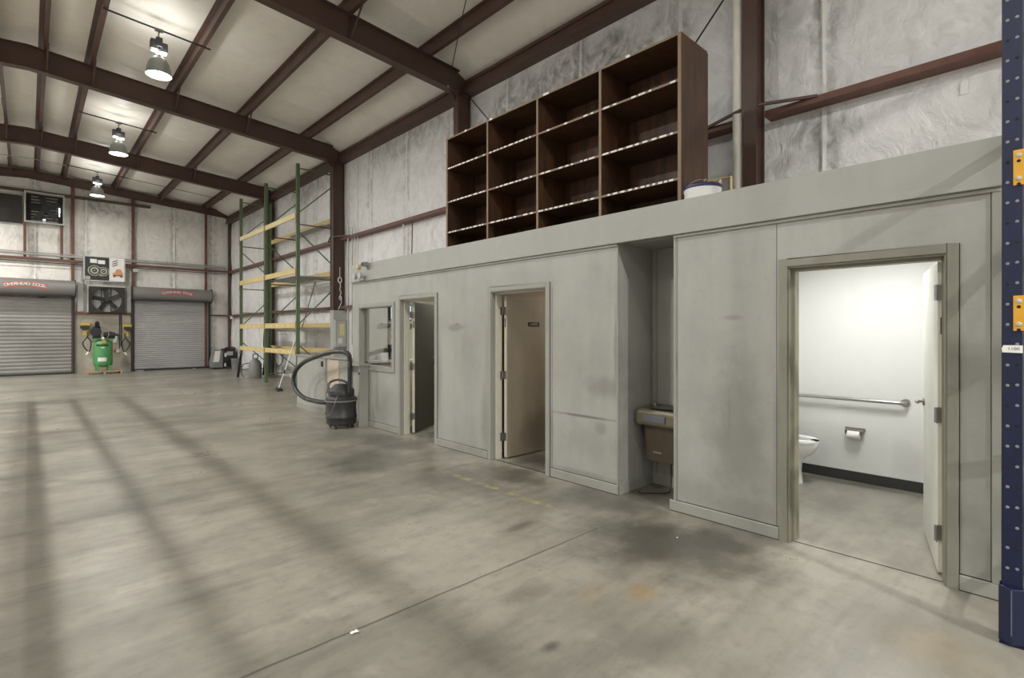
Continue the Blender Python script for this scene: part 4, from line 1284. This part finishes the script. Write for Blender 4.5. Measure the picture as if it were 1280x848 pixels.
ld = area_light('lamp_light', (0, 0, 6.19), (0, 0, 0), 0.38, 0.38, LAMP_WATTS, (1.0, 0.985, 0.95), hb0, 'DISK')
area_light('lamp_uplight', (0, 0, 6.56), (PI, 0, 0), 0.34, 0.34, UP_WATTS, (1.0, 0.985, 0.95), hb0, 'DISK')
rod0 = MB().tube([(0.93, LY, 7.085), (1.5, LY, 7.045), (1.78, LY, 7.03), (2.56, LY, 6.975)], 0.017, 8).build('hanger_rod', 'black', hb0, smooth=True)
row_light = ld.data.copy()
row_light.energy = ROW_WATTS
dim_light = ld.data.copy()
dim_light.energy = DIM_WATTS
rear_light = ld.data.copy()
rear_light.energy = REAR_WATTS
names = {16.92: 'middle one of the three lit high bay lamps under the roof', 22.62: 'farthest of the three lit high bay lamps, by the back wall'}
for y in (16.92, 22.62, 5.55, -0.15, -5.8, -11.5):
    o = copy_tree(hb0)
    o.location = (1.73, y, 0)
    o['label'] = names.get(y, 'lit high bay lamp hanging out of view in the same row')
    for ch in o.children:
        if y < -1 and ch.type == 'LIGHT' and ch.name.startswith('lamp_light'):
            ch.data = rear_light
for y in (-11.5, -5.8, -0.15, 5.55, 11.22, 16.92, 22.62):
    o = copy_tree(hb0)
    o.location = (-3.6, y, 0)
    o['label'] = 'lit high bay lamp in the far row out of view'
    for ch in o.children:
        if ch.type == 'LIGHT' and ch.name.startswith('lamp_light'):
            ch.data = dim_light if y < 1 else row_light
pipe([(-3.2, 22.66, 6.92), (-1.0, 22.66, 7.07), (0.1, 22.66, 7.11), (0.93, 22.66, 7.075)], 0.012, 'roof_cable', 'galv', 'thin pale cable under the purlins left of the farthest lamp', 'cable')
pipe([(2.56, 22.64, 6.975), (3.9, 22.64, 6.87), (5.6, 22.64, 6.74)], 0.010, 'roof_cable', 'black', 'thin dark cable under the purlins right of the farthest lamp', 'cable')

# ------------------------------------------------------------------ back wall equipment
# upper fan
uf = thing('exhaust_fan', 'high square wall fan in a pale frame near the roof', 'fan', (0.43, 25.2, 5.4))
mb = MB()
mb.box(-0.10, 24.95, 5.43, 0.98, 25.3, 5.475).box(-0.10, 24.95, 6.48, 0.98, 25.3, 6.525).box(-0.10, 24.95, 5.475, -0.055, 25.3, 6.48).box(0.935, 24.95, 5.475, 0.98, 25.3, 6.48)
mb.build('frame', 'lightgrey', uf, bevel=0.005)
MB().box(-0.055, 25.20, 5.475, 0.935, 25.22, 6.48).build('back_plate', 'gap_dark', uf)
for k in range(9):
    z = 5.54 + k * 0.105
    MB().bar((0.08, 25.16, z), (0.80, 25.16, z), 0.01, 0.05).build('louvre_slat', 'grey', uf)
fb = MB()
for k in range(5):
    a = k * 2 * PI / 5 + 0.5
    ca, sa = math.cos(a), math.sin(a)
    for (r0, r1, w0, w1) in ((0.08, 0.45, 0.07, 0.10),):
        px, pz = -sa, ca
        fb.hexa([(0.44 + ca * r0 - px * w0, 25.10, 5.98 + sa * r0 - pz * w0), (0.44 + ca * r1 - px * w1, 25.10, 5.98 + sa * r1 - pz * w1), (0.44 + ca * r1 + px * w1, 25.06, 5.98 + sa * r1 + pz * w1), (0.44 + ca * r0 + px * w0, 25.06, 5.98 + sa * r0 + pz * w0),
                 (0.44 + ca * r0 - px * w0, 25.106, 5.98 + sa * r0 - pz * w0), (0.44 + ca * r1 - px * w1, 25.106, 5.98 + sa * r1 - pz * w1), (0.44 + ca * r1 + px * w1, 25.066, 5.98 + sa * r1 + pz * w1), (0.44 + ca * r0 + px * w0, 25.066, 5.98 + sa * r0 + pz * w0)])
fb.build('blades', 'black', uf)
MB().cyl((0.44, 25.03, 5.98), (0.44, 25.15, 5.98), 0.09).build('hub', 'black', uf)
for (x, z, w, h) in ((0.42, 6.25, 0.05, 0.20), (0.84, 5.98, 0.04, 0.20), (0.84, 5.80, 0.03, 0.08), (0.43, 5.56, 0.07, 0.10)):
    MB().box(x - w / 2, 25.185, z - h / 2, x + w / 2, 25.198, z + h / 2).build('daylight_gap', 'daylight', uf)
for x in (-0.08, 0.905):
    MB().box(x - 0.04, 25.10, 4.215, x + 0.04, 25.22, 5.43).build('support_post', 'steel_brown', uf)
ft = thing('fan_cover', 'black cover over the opening left of the high wall fan', 'cover', (-0.8, 25.2, 5.4))
mb = grid_mesh(frange(-1.6, -0.15, 0.1), frange(5.42, 6.34, 0.1), lambda x, z: (x, 25.08 + 0.02 * noise.noise(Vector((x * 3, z * 3, 2))), z))
o = mb.build('sheet', 'gap_dark', ft)
md = o.modifiers.new('thickness', 'SOLIDIFY')
md.thickness = 0.02
MB().box(-1.6, 25.10, 5.38, -0.15, 25.24, 5.42).build('bottom_rail', 'black', ft)

# poster board between the doors
pbd = thing('poster_board', 'board with two printed pictures above the big fan', 'sign', (2.13, 25.1, 3.5))
MB().box(1.50, 24.9400, 3.46, 1.55, 25.0000, 4.42).box(2.72, 24.9400, 3.46, 2.76, 25.0000, 4.42).box(1.50, 24.9400, 3.46, 2.76, 25.0000, 3.50).build('frame', 'lightgrey', pbd, bevel=0.004)
MB().box(1.55, 24.9600, 3.50, 2.27, 24.9800, 4.37).build('dark_picture', 'photo_dark', pbd)
pr = MB()
for (x, z, r) in ((1.83, 3.86, 0.20), (2.10, 3.84, 0.17)):
    pr.lathe([(r * 0.3, -0.006), (r * 0.62, -0.004), (r * 0.66, -0.002), (r * 0.95, -0.006), (r, -0.001)], (x, 24.9600, z), 28, 'y')
pr.box(1.56, 24.9540, 3.52, 1.70, 24.9595, 3.64).box(1.98, 24.9520, 3.66, 2.08, 24.9595, 3.74)
pr.build('printed_wheels', 'photo_pale', pbd)
pr = MB()
for (x, z, r) in ((1.83, 3.86, 0.20), (2.10, 3.84, 0.17)):
    n_ = 24
    for k in range(n_):
        a0, a1 = 2 * PI * k / n_, 2 * PI * (k + 1) / n_
        for (ra, rb_) in ((0.66, 0.86), (0.14, 0.36)):
            pr.quad([(x + r * q * math.cos(a), 24.9520, z + r * q * math.sin(a)) for q, a in ((ra, a0), (rb_, a0), (rb_, a1), (ra, a1))])
pr.build('printed_wheel_rings', 'photo_dark', pbd)
pr = MB().box(1.70, 24.9520, 4.14, 1.90, 24.9595, 4.29).box(1.93, 24.9520, 4.12, 2.14, 24.9595, 4.26)
pr.build('caption_strip', 'paper', pbd)
MB().box(2.27, 24.9600, 3.50, 2.72, 24.9800, 4.38).build('pale_picture', 'paper', pbd)
pr = MB().prism([(2.37, 3.68), (2.37, 3.80), (2.44, 3.84), (2.49, 3.96), (2.62, 3.96), (2.67, 3.84), (2.69, 3.80), (2.69, 3.68)], 'y', 24.9520, 24.9595)
pr.build('printed_car', 'orange_car', pbd)
MB().box(2.40, 24.9480, 3.71, 2.66, 24.9520, 3.735).cyl((2.42, 24.9480, 3.68), (2.42, 24.9580, 3.68), 0.035).cyl((2.64, 24.9480, 3.68), (2.64, 24.9580, 3.68), 0.035).build('printed_bumper', 'steel_brown', pbd)
pr = MB()
for k in range(3):
    pr.bar((2.36, 24.9560, 4.06 + 0.08 * k), (2.52, 24.9560, 4.14 + 0.08 * k), 0.004, 0.028)
pr.build('printed_strokes', 'steel_brown', pbd)

# lower fan
lf = thing('drum_fan', 'big five blade wall fan between the two roll-up doors', 'fan', (2.2, 25.0, 2.3))
FX, FZ, FR_ = 2.20, 2.77, 0.46
mb = MB()
n = 40
hx, hz = 0.55, 0.49
for y in (24.90, 25.12):
    pass
ringo, ringi, ringo2, ringi2 = [], [], [], []
for k in range(n):
    a = 2 * PI * k / n + PI / n
    ca, sa = math.cos(a), math.sin(a)
    s = min(hx / max(abs(ca), 1e-6), hz / max(abs(sa), 1e-6))
    ringo.append(mb.bm.verts.new((FX + ca * s, 24.92, FZ + sa * s)))
    ringi.append(mb.bm.verts.new((FX + ca * FR_, 24.92, FZ + sa * FR_)))
    ringo2.append(mb.bm.verts.new((FX + ca * s, 25.11, FZ + sa * s)))
    ringi2.append(mb.bm.verts.new((FX + ca * FR_, 25.11, FZ + sa * FR_)))
for k in range(n):
    j = (k + 1) % n
    mb.bm.faces.new((ringo[k], ringo[j], ringi[j], ringi[k]))
    mb.bm.faces.new((ringi[k], ringi[j], ringi2[j], ringi2[k]))
    mb.bm.faces.new((ringo[k], ringo[j], ringo2[j], ringo2[k]))
    mb.bm.faces.new((ringo2[k], ringo2[j], ringi2[j], ringi2[k]))
mb.build('housing', 'gap_dark', lf)
MB().box(FX - 0.5, 25.13, FZ - 0.47, FX + 0.5, 25.14, FZ + 0.47).build('shutter', 'lightgrey', lf)
MB().box(FX - hx - 0.04, 24.94, FZ - hz, FX - hx, 25.13, FZ + hz + 0.05).box(FX - hx, 24.94, FZ + hz, FX + hx + 0.02, 25.13, FZ + hz + 0.05).build('outer_frame', 'lightgrey', lf, bevel=0.004)
for k in range(5):
    a = PI / 2 + 0.12 + k * 2 * PI / 5
    ca, sa = math.cos(a), math.sin(a)
    px, pz = -sa, ca
    q = []
    for yo in (0.0, 0.008):
        for (r, w, s) in ((0.07, 0.07, -1), (0.44, 0.075, -1), (0.44, 0.075, 1), (0.07, 0.07, 1)):
            q.append((FX + ca * r + px * w * s, 25.0 + yo + 0.025 * s, FZ + sa * r + pz * w * s))
    MB().hexa(q).build('blade', 'gap_dark', lf)
MB().cyl((FX, 24.96, FZ), (FX, 25.06, FZ), 0.08).build('hub', 'black', lf)
for dx in (-0.16, 0.13):
    MB().box(FX + dx - 0.012, 25.075, FZ - 0.45, FX + dx + 0.012, 25.095, FZ + 0.45).build('motor_support', 'gap_dark', lf)

# compressor on its pallet
pa = thing('pallet', 'small wooden pallet under the green compressor', 'pallet', (2.07, 24.5, 0))
for k in range(6):
    y = 24.15 + 0.125 * k
    MB().box(1.54, y, 0.085, 2.60, y + 0.095, 0.105).build('deck_board', 'pallet_wood', pa, bevel=0.003)
for x in (1.55, 2.03, 2.53):
    MB().box(x, 24.15, 0.0, x + 0.06, 24.87, 0.085).build('runner', 'pallet_wood', pa, bevel=0.003)
co = thing('air_compressor', 'green upright air compressor with black pump standing on a pallet', 'air compressor', (2.04, 24.55, 0.105))
CX_, CY_ = 2.04, 24.52
MB().lathe([(0.0, 0.24), (0.12, 0.245), (0.22, 0.27), (0.28, 0.33), (0.292, 0.40), (0.292, 1.08), (0.28, 1.16), (0.22, 1.23), (0.12, 1.26), (0.0, 1.265)], (CX_, CY_, 0), 44).build('tank', 'green', co, smooth=True)
for a in (PI / 4, 3 * PI / 4, 5 * PI / 4, 7 * PI / 4):
    x, y = CX_ + 0.24 * math.cos(a), CY_ + 0.24 * math.sin(a)
    MB().box(x - 0.04, y - 0.03, 0.105, x + 0.04, y + 0.03, 0.34).build('leg', 'green', co, bevel=0.004)
MB().box(1.68, 24.30, 1.27, 2.40, 24.74, 1.30).build('motor_plate', 'green', co, bevel=0.004)
pm = MB().box(1.74, 24.40, 1.30, 1.97, 24.64, 1.52).lathe([(0.12, 0), (0.13, 0.02), (0.10, 0.10), (0.12, 0.12), (0.10, 0.14), (0.12, 0.17), (0.10, 0.2), (0.12, 0.24), (0.06, 0.26)], (1.86, 24.52, 1.50), 20)
pm.box(1.80, 24.46, 1.76, 1.94, 24.58, 1.86).cyl((1.87, 24.36, 1.84), (1.87, 24.50, 1.88), 0.07)
pm.build('pump', 'black', co, bevel=0.004)
MB().lathe([(0.0, -0.02), (0.16, -0.02), (0.17, 0.0), (0.16, 0.02), (0.0, 0.02)], (1.82, 24.33, 1.55), 28, 'y').build('flywheel', 'black', co, smooth=True)
MB().tube([(2.06, 24.52, 1.42), (2.40, 24.52, 1.42)], 0.115, 20).box(2.10, 24.44, 1.30, 2.36, 24.60, 1.36).box(2.16, 24.44, 1.50, 2.30, 24.56, 1.56).build('motor', 'black', co, smooth=True)
MB().tube([(1.97, 24.45, 1.72), (2.12, 24.40, 1.66), (2.2, 24.34, 1.45), (2.1, 24.27, 1.28)], 0.012, 8, 5).build('discharge_tube', 'dull_metal', co)


def wrap(z0, z1, a0, a1, r=0.294):
    mb = MB()
    n = 12
    pts = [(CX_ + r * math.cos(a0 + (a1 - a0) * i / n), CY_ + r * math.sin(a0 + (a1 - a0) * i / n)) for i in range(n + 1)]
    for q0, q1 in zip(pts, pts[1:]):
        mb.quad([(q0[0], q0[1], z0), (q1[0], q1[1], z0), (q1[0], q1[1], z1), (q0[0], q0[1], z1)])
    return mb


A0 = -PI / 2 - 0.15
wrap(0.46, 0.60, A0 - 0.45, A0 + 0.45).build('data_label', 'paper', co)
wrap(1.02, 1.09, A0 - 0.65, A0 + 0.65).build('dark_name_strip', plain('dark_green_print', (0.01, 0.05, 0.02), 0.5), co)
wrap(0.955, 0.985, A0 - 0.1, A0 + 0.25).build('small_label', 'paper', co)
MB().box(1.99, 24.19, 1.13, 2.10, 24.20, 1.26).build('yellow_tag', 'yellow', co)
MB().cyl((2.02, 24.24, 1.29), (2.02, 24.20, 1.33), 0.04).build('gauge', 'paper', co)

# reels, filter and conduits on the wall between the doors
def reel(name, label, x, z, flip):
    q = thing(name, label, 'hose reel', (x, 25.1, z))
    f = flip
    MB().box(x - 0.14, 24.98, z + 0.12, x + 0.14, 25.20, z + 0.22).bar((x + 0.10 * f, 25.06, z + 0.16), (x - 0.03 * f, 25.06, z - 0.26), 0.10, 0.07, (0, 1, 0)).build('bracket', 'yellow', q, bevel=0.01)
    MB().lathe([(0.05, -0.07), (0.13, -0.07), (0.13, -0.05), (0.06, -0.045), (0.06, 0.045), (0.13, 0.05), (0.13, 0.07), (0.05, 0.07)], (x - 0.02 * f, 25.06, z + 0.08), 24, 'y').build('spool', 'black', q, smooth=True)
    MB().tube([(x, 25.05, z - 0.02), (x + 0.07 * f, 25.03, z - 0.25), (x - 0.08 * f, 25.0, z - 0.55), (x + 0.10 * f, 25.02, z - 0.85), (x + 0.16 * f, 25.05, z - 0.5), (x + 0.05 * f, 25.08, z - 0.3)], 0.02, 8, 6).build('hose', 'black', q, smooth=True)
    MB().cyl((x + 0.03 * f, 25.0, z - 0.98), (x + 0.09 * f, 25.02, z - 0.86), 0.035).build('nozzle', 'paper', q)


reel('hose_reel', 'yellow hose reel on the wall left of the green compressor', 1.57, 1.66, 1)
reel('hose_reel', 'yellow hose reel on the wall right of the green compressor', 2.83, 1.62, -1)
fl = thing('air_filter', 'white air filter bowl on the wall right of the compressor pump', 'air filter', (2.45, 25.1, 1.3))
MB().lathe([(0.0, 1.12), (0.06, 1.13), (0.07, 1.16), (0.07, 1.36), (0.05, 1.40), (0.0, 1.40)], (2.47, 25.08, 0), 20).build('bowl', 'white', fl, smooth=True)
MB().box(2.39, 25.0, 1.40, 2.55, 25.2, 1.48).build('head', 'black', fl, bevel=0.01)
pipe([(2.60, 25.16, 0.9), (2.60, 25.16, 2.22)], 0.016, 'conduit_pipe', 'black', 'left dark conduit on the stained wall beside the compressor', 'conduit')
pipe([(2.66, 25.19, 1.0), (2.66, 25.19, 2.22)], 0.016, 'conduit_pipe', 'black', 'right dark conduit on the stained wall beside the compressor', 'conduit')
vx = thing('valve', 'red and white valve on the wall beside the compressor tank', 'valve', (2.55, 25.12, 0.8))
MB().cyl((2.53, 25.08, 0.80), (2.53, 25.2, 0.80), 0.06).build('body', 'white', vx)
MB().box(2.42, 25.06, 0.74, 2.48, 25.15, 0.88).build('lever', 'red', vx, bevel=0.01)
pipe([(-4.0, 25.05, 4.31), (6.3, 25.05, 4.31)], 0.035, 'conduit_pipe', 'galv', 'thick pale conduit running along the back wall above the roll-up doors', 'conduit')
pipe([(-4.0, 25.04, 4.38), (6.3, 25.04, 4.38)], 0.018, 'conduit_pipe', 'galv', 'thin upper conduit along the back wall above the roll-up doors', 'conduit')
pipe([(-4.0, 25.05, 4.06), (1.0, 25.125, 4.05), (3.0, 25.125, 4.07), (6.3, 25.05, 4.06)], 0.014, 'cable', 'black', 'dark cable along the back wall just under the conduits', 'cable', 4)
jb = MB().box(3.02, 24.98, 3.90, 3.18, 25.1, 4.03)
tag(jb.build('junction_box', 'lightgrey', bevel=0.006), 'small grey box on the post left of the right roll-up door', 'junction box')
ff = thing('floodlight', 'small white floodlight in the far corner of the room', 'floodlight', (6.40, 24.4, 2.15))
MB().box(6.34, 24.34, 2.10, 6.42, 24.52, 2.22).build('body', 'white', ff, bevel=0.01)
MB().bar((6.42, 24.43, 2.16), (6.50, 24.43, 2.24), 0.03, 0.03).build('bracket', 'galv', ff)

# charging machine in the corner
sc = thing('floor_scrubber', 'grey floor scrubber machine parked beside the right roll-up door', 'floor scrubber', (6.0, 24.4, 0))
MB().prism([(5.57, 0.06), (5.57, 0.28), (5.66, 0.78), (5.86, 0.80), (5.95, 0.74), (5.95, 0.06)], 'y', 24.05, 24.65).build('tank', 'grey', sc, bevel=0.02)
MB().prism([(5.585, 0.30), (5.655, 0.75), (5.86, 0.76), (5.80, 0.30)], 'y', 24.035, 24.049).build('pale_cover', 'paper', sc)
MB().prism([(5.95, 0.10), (5.95, 0.70), (6.02, 0.84), (6.38, 0.86), (6.46, 0.70), (6.46, 0.10)], 'y', 24.10, 24.62).build('body', 'black', sc, bevel=0.03)
MB().tube([(6.02, 24.1, 0.80), (6.06, 24.0, 0.88), (6.22, 23.96, 0.90), (6.38, 24.0, 0.88), (6.42, 24.1, 0.80)], 0.025, 10, 4).build('push_handle', 'black', sc, smooth=True)
MB().box(6.10, 24.085, 0.56, 6.34, 24.099, 0.72).build('control_panel', 'lightgrey', sc, bevel=0.006)
MB().box(6.02, 24.08, 0.50, 6.09, 24.099, 0.66).build('side_label', 'paper', sc)
for x in (6.05, 6.36):
    MB().cyl((x, 24.04, 0.10), (x, 24.10, 0.10), 0.10).build('wheel', 'black', sc)
for x in (6.03, 6.30):
    MB().box(x - 0.03, 24.03, 0.10, x + 0.03, 24.04, 0.24).build('wheel_bracket', 'paper', sc)
MB().box(5.57, 24.05, 0.0, 5.95, 24.6, 0.06).build('squeegee_skirt', 'black', sc)
bb = thing('broom', 'orange handled broom leaning in the far corner', 'broom', (6.47, 24.6, 0))
MB().cyl((6.40, 24.30, 0.14), (6.47, 24.9, 1.25), 0.014).build('handle', 'orange', bb)
MB().hexa([(6.38, 24.14, 0), (6.44, 24.14, 0), (6.44, 24.44, 0), (6.38, 24.44, 0), (6.385, 24.2, 0.14), (6.425, 24.2, 0.14), (6.425, 24.4, 0.14), (6.385, 24.4, 0.14)]).build('brush_head', 'steel_brown', bb)
bn = MB().lathe([(0.0, 0.0), (0.13, 0.0), (0.16, 0.42), (0.165, 0.44), (0.15, 0.44), (0.12, 0.02), (0.0, 0.02)], (6.34, 23.75, 0), 24)
tag(bn.build('waste_bin', 'grey', smooth=True), 'small grey bin against the side wall beside the broom', 'bin')

# bits of litter on the floor
def scrap(x, y, s, label, seed):
    random.seed(seed)
    mb = MB()
    n = 5
    g = [[mb.bm.verts.new((x + (i / n - 0.5) * s + random.uniform(-.1, .1) * s, y + (j / n - 0.5) * s * 0.6 + random.uniform(-.1, .1) * s, 0.004 + random.random() * s * 0.12)) for j in range(n)] for i in range(n)]
    for i in range(n - 1):
        for j in range(n - 1):
            mb.bm.faces.new((g[i][j], g[i + 1][j], g[i + 1][j + 1], g[i][j + 1]))
    o = mb.build('paper_scrap', 'paper')
    md = o.modifiers.new('thickness', 'SOLIDIFY')
    md.thickness = 0.002
    tag(o, label, 'litter')


scrap(1.245, 2.53, 0.045, 'white paper scrap on the floor beside the saw cut joint', 3)
scrap(3.22, 24.85, 0.30, 'crumpled white paper at the left foot of the right roll-up door', 5)
scrap(5.1, 24.95, 0.16, 'small white paper near the right foot of the right roll-up door', 8)
scrap(3.60, 2.02, 0.02, 'tiny white speck on the floor before the panel right of the niche', 9)
